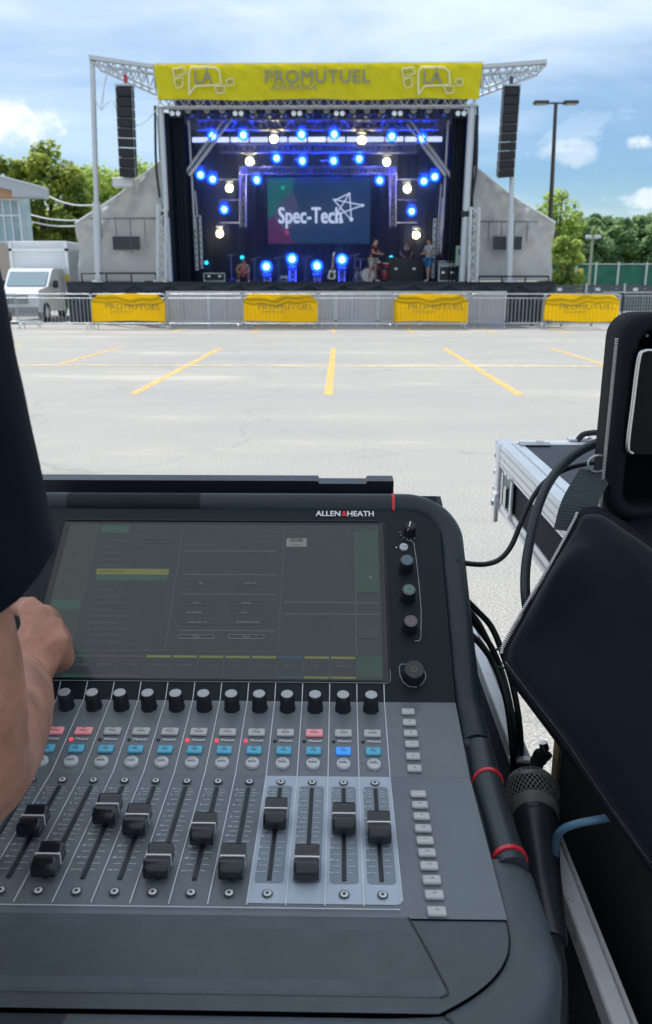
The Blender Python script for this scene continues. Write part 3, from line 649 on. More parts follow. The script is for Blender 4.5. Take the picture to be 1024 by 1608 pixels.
def roof_banner():
    t = thing('roof_banner', 'wide yellow sponsor banner hung across the stage roof', 'banner', (SX, SY - .3, 9))
    zt, zb = at(500, 100, SY - .3).z, at(500, 156, SY - .3).z; x0, x1 = BL + .02, BR - .02
    xbl, xbr = at(249, 156, SY - .3).x, at(752, 156, SY - .3).x
    def fn(u, v):
        a = x0 + (xbl - x0) * (1 - v); b = x1 + (xbr - x1) * (1 - v)
        return (a + (b - a) * u, SY - .3 - .03 * math.sin(u * 40 + v * 4) * (1 - v * .5) - .02 * math.sin(u * 90 + v * 9), zb + (zt - zb) * v + .05 * math.sin(u * 17) * (1 - v) * .6)
    o = MB(); o.grid(fn, 200, 12, yellow_cloth, thick=(0, .012, 0)); o.build('cloth', t)
    ink = mat('banner_ink', (.30, .30, .22), .7); pale = mat('banner_pale', (.80, .76, .38), .7)
    yf = SY - .38; ux, uz = (1, 0, 0), (0, 0, 1)
    def P(px, py): return at(px, py, yf)
    o = MB(); o.text('PROMUTUEL', P(498, 121), ux, uz, .62, ink, bold=.008, wide=1.06, spacing=1.06); o.text('ASSURANCE', P(462, 137), ux, uz, .26, ink, bold=.004, wide=1.1, spacing=1.1); o.build('lettering', t)
    def bubble(cx, mirror):
        g = MB(); s_ = mirror
        def Q(dx, dy): return P(cx + s_ * dx, 123 + dy)
        def line(pts, w_): g.tube([Q(*p) for p in pts], w_, pale, 6, flat=.3, up=V((0, 1, 0)))
        line([(-22, 26), (-22, -10), (-18, -17), (18, -17), (26, -11), (28, 8), (20, 11), (-12, 12), (-22, 26)], .045)
        line([(-48, -14), (-30, -18), (-26, -8), (-40, -4), (-44, 4), (-48, -14)], .03)
        line([(-46, 2), (-32, -2), (-32, 12), (-42, 16), (-46, 2)], .03)
        line([(36, 2), (48, 0), (48, 10), (38, 12), (36, 2)], .03)
        line([(18, 12), (34, 12), (34, 22), (22, 24), (18, 12)], .03)
        g.text('L\u00c0', P(cx, 122), ux, uz, .62, ink, bold=.008)
        for dx, dy, sz in ((-39, -12, .24), (-38, 7, .18), (26, 18, .22), (42, 6, .18)): g.text('LA', P(cx + s_ * dx, 123 + dy), ux, uz, sz, ink, bold=.003)
        g.build('speech_bubbles', t)
    bubble(319, 1); bubble(679, 1)
roof_banner()
# line arrays
def line_array(top, bot, n, wtop, label, lean, rig):
    Yl = SY - .15; A, B = at(*top, Yl), at(*bot, Yl)
    t = thing('line_array', label, 'speaker array', (A.x, Yl, A.z), 'hanging line arrays')
    bk = mat('speaker_black', (.014, .015, .018), .55); gm = mat('speaker_grille', (.02, .022, .026), .7, bump=.6, bscale=300, dist=.002)
    h = (A.z - B.z) / n
    y_off = 0.
    for i in range(n):
        c = A.lerp(B, (i + .5) / n); ang = R(2 + 14 * (i / (n - 1)) ** 1.6)
        w_ = .58
        M = Matrix.Translation((c.x, Yl + y_off, c.z)) @ Matrix.Rotation(-ang * .0, 4, 'X') @ Matrix.Rotation(R(lean) * (i / n), 4, 'Y') @ Matrix.Rotation(ang, 4, 'X')
        o = MB(); o.prism([(-w_ / 2, h * .44), (w_ / 2, h * .44), (w_ / 2, -h * .44), (-w_ / 2, -h * .44)], -.22, .25, bk, M=M); cb = o.build('speaker_cabinet', t)
        g = MB(); g.box((0, -.235, 0), (w_ * .92, .03, h * .72), gm, M=M, bev=.01); g.build('grille', cb)
        s_ = MB()
        for sx in (-1, 1): s_.box((sx * (w_ / 2 + .012), -.12, 0), (.02, .1, h * .96), steel, M=M)
        s_.box((0, -.12, h * .47), (w_ + .02, .03, .012), steel, M=M)
        s_.build('rigging_plate', cb)
    o = MB(); o.box((A.x, Yl, A.z + .05), (.62, .5, .07), steel, bev=.01); o.build('fly_frame', t)
    R_ = at(*rig, Yl); o = MB(); o.tube([(A.x, Yl, A.z + .08), (R_.x, Yl, R_.z + .2)], .025, steel, 6); o.build('chain', t)
    m_ = MB(); m_.box(V((A.x, Yl, A.z)).lerp(V((R_.x, Yl, R_.z)), .6) + V((0, 0, .05)), (.13, .12, .28), mat('hoist_red' if rig[0] < 500 else 'hoist_dark', (.6, .05, .03) if rig[0] < 500 else (.1, .08, .08), .5), bev=.03); m_.build('chain_hoist', t)
line_array((196, 138), (202, 278), 9, 1, 'black line array hanging left of the stage under the left roof wing', 4, (198, 118))
line_array((803, 138), (793, 278), 10, 1, 'black line array hanging right of the stage by the right pole', -5, (803, 122))

# LED screen
def led_screen():
    Y = SY + 5.0; A, B = at(420, 280, Y), at(580, 382, Y); t = thing('video_screen', 'large stage video screen showing a white company name and star', 'screen', ((A.x + B.x) / 2, Y, B.z))
    cx, cz = (A.x + B.x) / 2, (A.z + B.z) / 2; W, H = B.x - A.x, A.z - B.z
    o = MB(); o.box((cx, Y + .12, cz), (W + .1, .2, H + .1), black_plastic, bev=.02); o.build('frame', t)
    em = lambda n, c, s=1.0: mat(n, tuple(x * .3 for x in c), .6, emit=tuple(x * .5 for x in c) if n != 'led_white' else c, estr=s)
    Z = V((0, 0, 1)); X = V((1, 0, 0))
    dark = em('led_navy', (.006, .045, .10)); o = MB(); o.box((cx, Y, cz), (W, .03, H), dark)
    d = Y - .022
    def pol(pts, m, k=0): o.add([(A.x + W * u, d - .002 * k, B.z + H * v) for u, v in pts], [list(range(len(pts)))], m)
    pol([(0, .38), (0, 1), (.27, 1), (.24, .78), (.12, .62), (.02, .38)], em('led_green', (.008, .16, .11)), 0)
    pol([(.05, .45), (.13, .66), (.26, .8), (.30, .55), (.27, .30), (.16, .18), (.05, .4)], em('led_mauve', (.07, .075, .13)), 1)
    pol([(0, 0), (0, .38), (.05, .40), (.17, .18), (.27, 0)], em('led_plum', (.11, .02, .075)), 2)
    def disc(u, v, r, m, k):
        o.add([(A.x + W * u + r * math.cos(a), d - .002 * k, B.z + H * v + r * math.sin(a)) for a in [i * math.pi / 8 for i in range(16)]], [list(range(16))], m)
    disc(.15, .855, .09, em('led_mint', (.03, .6, .35)), 3); disc(.185, .17, .1, em('led_pink', (.65, .03, .12)), 3); disc(.72, .17, .05, em('led_blue', (.03, .08, .7)), 3)
    wh = em('led_white', (.48, .56, .72), 1.0)
    o.text('Spec-Tech', (A.x + W * .415, d - .012, B.z + H * .42), X, Z, .95, wh, bold=.03, wide=.72)
    o.text('.ca', (A.x + W * .70, d - .012, B.z + H * .36), X, Z, .36, wh, bold=.02)
    star = [(.62, .65), (.83, .76), (.875, .44), (.68, .43), (.845, .755), (.60, .66), (1.0 - .03, .56), (.68, .44)]
    S = [(.655, .66), (.80, .77), (.82, .36), (.64, .68), (.93, .585), (.67, .44), (.80, .77)]
    for a, b in zip(S[:-1], S[1:]):
        o.tube([(A.x + W * a[0], d - .01, B.z + H * a[1]), (A.x + W * b[0], d - .01, B.z + H * b[1])], .028, wh, 5)
    disc(.93, .585, .07, wh, 6); disc(.82, .37, .09, wh, 6); disc(.80, .765, .05, wh, 6)
    o.build('display', t)
led_screen()

# ------------------------------------------------------------------ stage lamps
LAMPC = {'blue': ((.16, .38, 1.0), (.004, .03, 1.0)), 'white': ((1.0, .93, .62), (1.0, .82, .42)), 'teal': ((.02, .45, .62), (.02, .6, .8))}
def moving_head(kind, on=True):
    t = thing('moving_head_lamp', 'x', 'stage lamp', (0, 0, 0)); bk = black_plastic; mh = mat('lamp_housing', (.03, .035, .045), .4)
    o = MB(); o.box((0, .02, .33), (.34, .26, .12), mh, bev=.02); o.build('base', t)
    o = MB()
    for s in (-1, 1): o.box((s * .17, .02, .12), (.05, .12, .38), mh, bev=.015)
    o.box((0, .02, .285), (.39, .10, .04), mh)
    o.build('yoke', t)
    M = Matrix.Rotation(R(82), 4, 'X')
    o = MB(); o.lathe([(.09, -.2), (.14, -.14), (.145, .08), (.13, .17)], mh, 16, M); h = o.build('head', t)
    c0, c1 = LAMPC[kind]; lm = mat('lens_' + kind if on else 'lens_off', (.3, .35, .4) if not on else c0, .15, emit=c0 if on else None, estr=(18.0 if kind != 'teal' else 2.0) if on else 0)
    if on and kind != 'teal':
        rg = mat('lens_rim_' + kind, c1, .3, emit={'blue': (.01, .10, 1.0), 'white': (1.0, .86, .45)}[kind], estr={'blue': 2.2, 'white': .55}[kind])
        o = MB(); rr_ = .215 if kind == 'blue' else .17; o.lathe([(rr_, .14), (rr_, .172), (rr_ - .015, .176)], rg, 24, M); o.build('halo_ring', h)  # glowing ring added round the lens to imitate its halo
    o = MB(); o.lathe([(.105, .165), (.10, .185), (.05, .195)], lm, 16, M); o.build('lens', h)
    return t
PROT = {}
def light_at(p, kind, power, r=.06):
    l = bpy.data.lights.new('stage_light', 'SPOT'); l.spot_size = R(165); l.spot_blend = 1.0; l.energy = power; l.color = LAMPC[kind][1]; l.shadow_soft_size = r
    return l
def put_lamp(px, py, dy, kind, on, label, group, scale=1.0, power=0, flip=False):
    k = (kind, on)
    if k not in PROT: PROT[k] = moving_head(kind, on); t = PROT[k]
    else: t = copy_tree(PROT[k])
    p = at(px, py, SY + dy)
    t.location = p; t.scale = (scale, scale, scale * (-1 if flip else 1)) if not flip else (scale,) * 3
    if flip: t.rotation_euler = (0, R(180), 0)
    t['label'] = label; t['group'] = group
    if power:
        lo = bpy.data.objects.new('lamp_light', light_at(p, kind, power)); sc.collection.objects.link(lo)
        lo.parent = t; lo.location = (0, -.30, 0); lo.rotation_euler = (R(90), 0, 0)
BL_P, WH_P, FL_P = 1150, 330, 1300
for px, py in ((335, 215), (383, 214), (474, 213), (525, 213), (615, 216), (662, 219)): put_lamp(px, py, 2.6, 'blue', True, 'glowing blue moving head hanging in the upper row across the stage', 'blue lamps of the upper row', power=BL_P)
for px, py in ((435, 250), (475, 254), (524, 254), (564, 251)): put_lamp(px, py, 5.0, 'blue', True, 'glowing blue moving head in the row just above the video screen', 'blue lamps above the screen', power=BL_P)
for px, py in ((404, 284), (596, 285)): put_lamp(px, py, 5.4, 'blue', True, 'glowing blue moving head beside an upper corner of the video screen', 'blue lamps at the screen corners', power=BL_P)
for px, py in ((316, 276), (335, 283), (665, 286), (682, 279)): put_lamp(px, py, 3.8, 'blue', True, 'glowing blue moving head by the side drape below the ram', 'paired blue side lamps', power=BL_P * .8)
for px, py in ((353, 330), (646, 333)): put_lamp(px, py, 5.0, 'blue', True, 'glowing blue moving head between two white lamps of the side ladder', 'blue lamps of the side ladders', power=BL_P)
WL = [((431, 220), (568, 222), 'bright white lamp amid the upper row of blue ones', 2.6), ((393, 255), (607, 256), 'bright white lamp at the top of the tower truss', 5.2),
      ((361, 297), (639, 298), 'bright white lamp outside the tower truss at screen height', 5.2), ((346, 368), (653, 370), 'lowest bright white lamp on the side ladder', 5.0)]
for a, b, lab, dy in WL:
    for q in (a, b): put_lamp(q[0], q[1], dy, 'white', True, lab, lab.replace('bright white lamp', 'white lamps'), power=WH_P, scale=1.0)
for px, py in ((325, 412), (381, 404), (614, 404)): put_lamp(px, py, 4.4, 'teal', True, 'dim teal lamp low over the stage floor', 'dim teal floor lamps', power=3, scale=.85, flip=True)
for px in (297, 326, 350, 398, 422, 444, 487, 513, 554, 576, 600, 649, 673, 701):
    put_lamp(px, 176, .9, 'blue', False, 'unlit dark moving head hanging under the front truss', 'unlit moving heads under the front truss', scale=1.25)
# blinders
bl0 = None
for i, px in enumerate((275, 374, 466, 533, 624, 724)):
    p = at(px, 178, SY + .7)
    if bl0 is None:
        bl0 = thing('blinder_lamp', 'unlit twin round blinder with two glow-painted lenses under the front truss', 'stage lamp', p, 'twin blinders under the front truss')
        o = MB(); o.box(p + V((0, .1, 0)), (.5, .16, .3), black_plastic, bev=.02); o.tube([p + V((0, .1, .15)), p + V((0, .1, .5))], .03, steel, 6); o.build('housing', bl0)
        for s in (-1, 1): o = MB(); o.lathe([(.095, 0), (.09, .03), (.03, .05)], mat('glow_painted_lens', (.75, .8, .85), .2, emit=(.6, .75, .9), estr=.35), 14, Matrix.Translation(p + V((s * .115, 0, 0))) @ Matrix.Rotation(R(90), 4, 'X')); o.build('lens', bl0)  # faint glow painted into the lenses of the unlit blinder
    else: c = copy_tree(bl0); c.location = p
# floor lamps on short truss stands
fl = None
for i, (px, py) in enumerate(((419, 418), (459, 406), (498, 417), (537, 407))):
    p = at(px, py, SY + 2.6)
    t = thing('floor_truss', 'short upright truss under a bright blue floor lamp, ' + ['low, left of the row', 'tall, second of the row', 'low, third of the row', 'tall, right of the row'][i], 'truss stand', (p.x, p.y, DZ), 'truss stands of the floor lamps')
    o = MB(); truss(o, (p.x, p.y + .2, DZ + .03), (p.x, p.y + .2, p.z - .18), .26, .26, truss_m, 4, r=.025, up=(1, 0, 0)); o.build('truss_column', t)
    o = MB(); o.box((p.x, p.y + .2, DZ + .015), (.55, .55, .03), steel); o.build('base_plate', t)
    o = MB(); o.box((p.x, p.y + .2, p.z - .17), (.38, .38, .03), steel); o.build('top_plate', t)
    put_lamp(px, py, 2.6, 'blue', True, 'very bright blue lamp on a short truss stand at the stage front', 'bright blue floor lamps', scale=1.15, power=FL_P, flip=True)
# haze added to the stage box to give the lamps halos
hz = bpy.data.materials.new('halo_smoke'); hz.use_nodes = True; t = hz.node_tree; t.nodes.clear()
ov = N(t, 'ShaderNodeOutputMaterial'); pv = N(t, 'ShaderNodeVolumePrincipled', inp={'Density': .07, 'Anisotropy': .75}); pv.inputs['Color'].default_value = (.8, .9, 1, 1); t.links.new(pv.outputs[0], ov.inputs['Volume'])
o = MB(); o.box((SX, SY + 3.9, DZ + 3.4), (10.6, 6.2, 6.7), hz); tag(o.build('lamp_halo_haze'), kind='stuff')

# ------------------------------------------------------------------ people on stage and gear
skin_m = mat('skin', (.48, .25, .17), .5, bump=.12, bscale=350, dist=.0006, var=.10, vscale=14); skin_m.node_tree.nodes['Principled BSDF'].inputs['Subsurface Weight'].default_value = 0.0
hair_m = mat('hair_brown', (.05, .03, .02), .6, bump=.6, bscale=90, dist=.01)
def figure(base, face, label, shirt, trousers, hair, pose, shoes=(.5, .5, .5), long_hair=False):
    """standing figure 1.76 m, facing angle `face`, arms given by pose"""
    t = thing('person', label, 'person', base); b = V(base)
    Rm = Matrix.Rotation(face, 3, 'Z')
    def W(x, y, z): return b + Rm @ V((x, y, z))
    J = {'pel': (W(0, 0, .95), (.15, .11)), 'wai': (W(0, -.01, 1.12), (.14, .10)), 'che': (W(0, .0 + pose.get('lean', 0), 1.33), (.17, .12)), 'nb': (W(0, pose.get('lean', 0) * 1.5, 1.47), (.07, .065)),
         'hd': (W(0, .03 + pose.get('lean', 0) * 2, 1.60), (.082, .095)), 'ht': (W(0, .01 + pose.get('lean', 0) * 2, 1.69), (.07, .08)), 'nose': (W(0, .125 + pose.get('lean', 0) * 2, 1.595), .016),
         'mouth': (W(0, .105 + pose.get('lean', 0) * 2, 1.545), .024)}
    E = [('pel', 'wai'), ('wai', 'che'), ('che', 'nb'), ('nb', 'hd'), ('hd', 'ht'), ('hd', 'nose'), ('hd', 'mouth')]
    for s, n in ((-1, 'l'), (1, 'r')):
        sp = pose.get('step_' + n, 0)
        J['hip' + n] = (W(s * .10, 0, .88), (.10, .10)); J['kn' + n] = (W(s * .12, sp * .5 + .02, .50), .06); J['an' + n] = (W(s * .13, sp, .09), .042); J['to' + n] = (W(s * .15, sp + .17, .04), (.04, .03))
        E += [('pel', 'hip' + n), ('hip' + n, 'kn' + n), ('kn' + n, 'an' + n), ('an' + n, 'to' + n)]
        el, ha = pose[n]
        J['sh' + n] = (W(s * .19, pose.get('lean', 0), 1.42), .062); J['el' + n] = (W(*el), .042); J['wr' + n] = (W(*ha), .028)
        d = (J['wr' + n][0] - J['el' + n][0]).normalized(); hp = J['wr' + n][0] + d * .07; J['pa' + n] = (hp, (.038, .022))
        E += [('che', 'sh' + n), ('sh' + n, 'el' + n), ('el' + n, 'wr' + n), ('wr' + n, 'pa' + n)]
        sd = Rm @ V((1, 0, 0)); 
        for q in range(4):
            k = 'f%d%s' % (q, n); J[k] = (hp + d * (.075 - abs(q - 1.3) * .01) + sd * (q - 1.5) * .02 - V((0, 0, .02)), .009); E.append(('pa' + n, k))
        J['th' + n] = (hp + d * .01 - sd * s * .06, .011); E.append(('wr' + n, 'th' + n))
    skin(J, E, 'body', skin_m, t, 2)
    for o_ in t.children: pass
    g = .018
    def grow(ks, es, name, m, ex):
        JJ = {k: (J[k][0], tuple(r + ex for r in (J[k][1] if isinstance(J[k][1], tuple) else (J[k][1],) * 2))) for k in ks}
        return JJ, es
    JJ, ee = grow(['wai', 'che', 'pel', 'shl', 'shr'], [('wai', 'che'), ('wai', 'pel'), ('che', 'shl'), ('che', 'shr')], 'shirt', None, g)
    for n in 'lr':
        m_ = J['sh' + n][0].lerp(J['el' + n][0], .6); JJ['sv' + n] = (m_, .068); ee.append(('sh' + n, 'sv' + n))
    JJ['nk'] = (J['nb'][0] - V((0, 0, .03)), (.075, .07)); ee.append(('che', 'nk'))
    skin(JJ, ee, 'shirt', shirt, t, 2)
    JJ, ee = grow(['pel', 'hipl', 'hipr'], [('pel', 'hipl'), ('pel', 'hipr')], 'shorts', None, .028)
    for n in 'lr':
        m_ = J['hip' + n][0].lerp(J['kn' + n][0], .85); JJ['lg' + n] = (m_, .085); ee.append(('hip' + n, 'lg' + n))
    skin(JJ, ee, 'shorts', trousers, t, 2)
    L = pose.get('lean', 0)
    JJ = {'a': (W(0, -.02 + 2 * L, 1.70), (.095, .085)), 'b': (W(0, -.055 + 2 * L, 1.61), (.09, .07))}; ee = [('a', 'b')]
    if long_hair: JJ['c'] = (W(0, -.08 + 1.5 * L, 1.45), (.085, .04)); ee.append(('b', 'c'))
    skin(JJ, ee, 'hair', hair, t, 2)
    for n in 'lr':
        sp = pose.get('step_' + n, 0); s = -1 if n == 'l' else 1
        skin({'a': (W(s * .13, sp - .01, .07), (.055, .055)), 'b': (W(s * .15, sp + .19, .045), (.05, .042))}, [('a', 'b')], 'shoe', mat('shoe_%d' % int(sum(shoes) * 100), shoes, .6), t, 2)
    e = MB()
    for s in (-1, 1): e.lathe([(.009, -.004), (.011, 0), (.006, .005)], black_plastic, 8, Matrix.Translation(W(s * .032, .112 + 2 * L, 1.625)) @ Matrix.Rotation(face, 4, 'Z') @ Matrix.Rotation(R(-90), 4, 'X'))
    e.build('eyes', t)
    return t
def stage_x(px, dy): return at(px, 443, SY + dy).x
sh_maroon = mat('shirt_maroon', (.10, .012, .03), .8); sh_grey = mat('shirt_grey', (.42, .44, .47), .8); sh_black = mat('shirt_black', (.02, .02, .025), .8)
tr_beige = mat('shorts_beige', (.45, .40, .36), .8); tr_blue = mat('shorts_blue', (.03, .16, .36), .8)
figure((stage_x(585, 1.6), SY + 1.6, DZ), R(-115), 'person in maroon shirt and beige shorts bending over the drum kit', sh_maroon, tr_beige, hair_m,
       {'l': ((-.24, .15, 1.18), (-.10, .38, 1.14)), 'r': ((.26, .12, 1.16), (.14, .36, 1.10)), 'lean': .05, 'step_l': .08, 'step_r': -.12})
figure((stage_x(637, 3.4), SY + 3.4, DZ), R(180), 'person in black shirt working behind the dark desk on stage', sh_black, mat('trousers_dark', (.03, .03, .04), .8), hair_m,
       {'l': ((-.27, .05, 1.18), (-.16, .3, 1.08)), 'r': ((.27, .05, 1.18), (.12, .30, 1.06)), 'lean': .02}, long_hair=True)
figure((stage_x(672, 1.5), SY + 1.5, DZ), R(120), 'person in pale grey shirt and blue shorts standing right of the dark desk', sh_grey, tr_blue, hair_m,
       {'l': ((-.25, .10, 1.15), (-.08, .32, 1.12)), 'r': ((.25, .10, 1.15), (.10, .32, 1.10)), 'lean': .0, 'step_l': .1, 'step_r': -.1})
figure((stage_x(383, 3.0), SY + 3.0, DZ - .72), R(180), 'person in pink top crouching among cases at the left of the stage', mat('shirt_pink', (.65, .25, .25), .8), mat('shorts_coral', (.55, .16, .13), .8), mat('hair_dark', (.03, .02, .02), .7),
       {'l': ((-.27, .12, 1.15), (-.15, .3, 1.0)), 'r': ((.27, .12, 1.15), (.12, .3, 1.0)), 'lean': .05}) if False else None
def crouching():
    b = V((stage_x(383, 2.4), SY + 2.4, DZ)); t = thing('person', 'person in pink top crouching low at the left of the stage', 'person', b)
    W = lambda x, y, z: b + V((x, y, z))
    J = {'pel': (W(0, .12, .30), (.15, .12)), 'che': (W(.02, -.05, .62), (.15, .11)), 'nb': (W(.03, -.1, .76), .06), 'hd': (W(.03, -.14, .88), (.08, .09)), 'ht': (W(.03, -.12, .97), .07), 'nose': (W(.03, -.24, .875), .015)}
    E = [('pel', 'che'), ('che', 'nb'), ('nb', 'hd'), ('hd', 'ht'), ('hd', 'nose')]
    for s in (-1, 1):
        n = str(s); J['k' + n] = (W(s * .24, -.24, .46), .065); J['a' + n] = (W(s * .2, -.04, .09), .045); J['t' + n] = (W(s * .24, -.22, .04), .04); J['s' + n] = (W(s * .19, -.06, .70), .06); J['e' + n] = (W(s * .28, -.2, .50), .04); J['w' + n] = (W(s * .12, -.38, .38), .03); J['h' + n] = (W(s * .08, -.46, .33), (.035, .02))
        E += [('pel', 'k' + n), ('k' + n, 'a' + n), ('a' + n, 't' + n), ('che', 's' + n), ('s' + n, 'e' + n), ('e' + n, 'w' + n), ('w' + n, 'h' + n)]
    skin(J, E, 'body', skin_m, t)
    g = lambda k, e: (J[k][0], tuple(r + e for r in (J[k][1] if isinstance(J[k][1], tuple) else (J[k][1],) * 2)))
    skin({k: g(k, .02) for k in ('che', 'pel', 's-1', 's1')}, [('che', 'pel'), ('che', 's-1'), ('che', 's1')], 'shirt', mat('shirt_pink', (.62, .22, .24), .8), t)
    skin({k: g(k, .022) for k in ('pel', 'k-1', 'k1')}, [('pel', 'k-1'), ('pel', 'k1')], 'shorts', mat('shorts_coral', (.5, .10, .09), .8), t)
    skin({'a': (W(.03, -.11, .98), (.09, .08)), 'b': (W(.03, -.07, .88), (.085, .06))}, [('a', 'b')], 'hair', mat('hair_dark', (.03, .02, .02), .7), t)
    for s in (-1, 1): skin({'a': (W(s * .2, -.03, .07), .055), 'b': (W(s * .25, -.25, .04), .045)}, [('a', 'b')], 'shoe', mat('shoe_white', (.6, .6, .6), .6), t)
crouching()
chrome = mat('chrome', (.6, .6, .62), .22, 1.0)
def drum_kit():
    c = V((stage_x(588, 2.6), SY + 2.6, DZ)); t = thing('drum_kit', 'red drum kit with cymbals on the stage beside the dark desk', 'drums', c)
    red = mat('drum_red', (.35, .02, .03), .25, coat=.5); head = mat('drum_head', (.75, .72, .68), .5)
    def drum(p, r, d, tilt, nm):
        M = Matrix.Translation(c + V(p)) @ Matrix.Rotation(R(tilt), 4, 'X')
        o = MB(); o.lathe([(r * .98, 0), (r, .01), (r, d - .01), (r * .98, d)], red, 24, M); s_ = o.build(nm, t)
        o = MB(); o.lathe([(r * .96, -.006), (r * .5, -.008)], head, 24, M); o.lathe([(r * .96, d + .006), (r * .4, d + .008)], head, 24, M); o.build('drum_skin', s_)
        o = MB()
        for k in range(20):
            a0, a1 = k * math.pi / 10, (k + 1) * math.pi / 10
            for z in (0, d): o.tube([M @ V((r * 1.01 * math.cos(a), r * 1.01 * math.sin(a), z)) for a in (a0, a1)], .012, chrome, 4)
        o.build('hoop', s_)
    drum((-.12, 0, .30), .29, .4, -90 + 180, 'bass_drum') if False else drum((-.3, -.15, .30), .28, .38, 90, 'bass_drum')
    drum((.42, -.1, .15), .19, .36, 0, 'floor_tom'); drum((.12, -.2, .62), .15, .22, 20, 'rack_tom'); drum((.48, -.3, .62), .17, .16, 10, 'snare_drum')
    for dx, z, r in ((-.6, .95, .22), (.75, 1.0, .24), (-.75, .6, .18)):
        o = MB(); o.tube([c + V((dx, 0, 0)), c + V((dx, 0, z))], .014, chrome, 6)
        for a in (0, 2.1, 4.2): o.tube([c + V((dx, 0, .25)), c + V((dx + .25 * math.cos(a), .25 * math.sin(a), .01))], .012, chrome, 5)
        s_ = o.build('cymbal_stand', t); o = MB(); o.lathe([(r, 0), (r * .3, .012), (.04, .03), (.01, .035)], mat('brass', (.6, .42, .14), .3, 1.0), 20, Matrix.Translation(c + V((dx, 0, z))) @ Matrix.Rotation(.2, 4, 'X')); o.build('cymbal', s_)
drum_kit()
def guitar():
    c = V((stage_x(520, 1.3), SY + 1.3, DZ)); t = thing('electric_guitar', 'pale electric guitar on a stand near the stage front', 'guitar', c)
    body = mat('guitar_cream', (.62, .6, .54), .3, coat=.4); M = Matrix.Translation(c + V((0, 0, .12))) @ Matrix.Rotation(R(6), 4, 'Y') @ Matrix.Rotation(R(-12), 4, 'X')
    pts = [(0, 0), (.13, .01), (.18, .09), (.17, .18), (.12, .23), (.15, .31), (.16, .40), (.11, .39), (.06, .33), (-.04, .33), (-.10, .37), (-.13, .34), (-.13, .26), (-.11, .21), (-.16, .14), (-.16, .05), (-.1, .0)]
    o = MB(); o.prism(pts, -.02, .025, body, M=M); o.build('guitar_body', t)
    o = MB(); o.box((.0, 0, .62), (.055, .03, .62), mat('neck_wood', (.40, .25, .12), .5), M=M); n_ = o.build('neck', t)
    o = MB(); o.prism([(-.03, .93), (.03, .93), (.05, 1.08), (.0, 1.12), (-.04, 1.06)], -.01, .012, body, M=M); o.build('headstock', n_)
    o = MB(); o.prism([(-.08, .05), (.09, .05), (.1, .2), (.03, .3), (-.06, .26)], -.026, -.02, black_plastic, M=M); o.build('pickguard', t)
    st = thing('guitar_stand', 'low black tripod stand holding the pale guitar', 'guitar stand', c)
    o = MB()
    for a in (.6, 2.6, 4.7): o.tube([c + V((0, .12, .3)), c + V((.24 * math.cos(a), .12 + .2 * math.sin(a), .01))], .014, black_plastic, 5)
    o.tube([c + V((0, .12, .25)), c + V((0, .16, .62))], .014, black_plastic, 5); o.build('tripod', st)
    o = MB(); o.tube([c + V((-.14, -.02, .1)), c + V((-.12, .12, .1)), c + V((.12, .12, .1)), c + V((.14, -.02, .1))], .014, black_plastic, 5); o.build('cradle', st)
guitar()
def stage_case(px0, px1, top, dy, name, label, cat, m, lid=None, extra=None):
    a, b = at(px0, 443, SY + dy), at(px1, 443, SY + dy); z = at(px0, top, SY + dy).z; t = thing(name, label, cat, ((a.x + b.x) / 2, SY + dy, DZ))
    o = MB(); o.box(((a.x + b.x) / 2, SY + dy + .3, (z + DZ) / 2), (b.x - a.x, .6, z - DZ - .02), m, bev=.02); o.build('case_body', t)
    e = MB(); w_ = b.x - a.x; cx = (a.x + b.x) / 2
    for x in (a.x + .02, b.x - .02): e.box((x, SY + dy - .005, (z + DZ) / 2), (.045, .03, z - DZ - .04), lid or steel)
    for zz in (z - .03, DZ + .05): e.box((cx, SY + dy - .008, zz), (w_ - .03, .03, .04), lid or steel)
    e.build('edge_trim', t)
    h = MB()
    for s in (-1, 1): h.box((cx + s * w_ * .25, SY + dy - .02, (z + DZ) / 2 + .05), (.13, .03, .09), chrome, bev=.01)
    h.build('handle', t)
    return t, (cx, z, w_)
dk = mat('case_dark', (.02, .022, .028), .5)
stage_case(607, 664, 405, 2.4, 'stage_desk', 'large dark desk on stage in front of the person in black', 'desk', dk, lid=dk)
stage_case(688, 717, 417, 1.0, 'flight_case', 'dark equipment case under the keyboard at the stage right', 'flight case', dk)
stage_case(320, 354, 428, 2.0, 'monitor_wedge', 'dark low case at the left stage edge under the teal lamp', 'flight case', dk)
stage_case(440, 452, 432, 4.2, 'guitar_amplifier', 'small dark amplifier left of the tall second floor lamp', 'amplifier', dk)
stage_case(556, 570, 428, 4.6, 'guitar_amplifier', 'small dark amplifier behind the drum kit', 'amplifier', dk)
def keyboard():
    a, b = at(687, 412, SY + 1.1), at(718, 412, SY + 1.1); t = thing('rack_mixer', 'small pale stage mixer lying on the dark case at the right', 'mixer', ((a.x + b.x) / 2, a.y, a.z))
    cx = (a.x + b.x) / 2; o = MB(); o.prism([(a.y - .2, 0), (a.y + .3, 0), (a.y + .3, .2), (a.y - .2, .07)], a.x + .03, b.x - .03, mat('console_grey', (.3, .33, .36), .4), axes='yz', M=Matrix.Translation((0, 0, at(700, 417, SY + 1.1).z))); o.build('body', t)
    k = MB()
    for i in range(8): k.box((a.x + .1 + i * (b.x - a.x - .15) / 8, a.y, at(700, 417, SY + 1.1).z + .155), (.03, .2, .03), white_p)
    k.build('fader_bank', t)
keyboard()
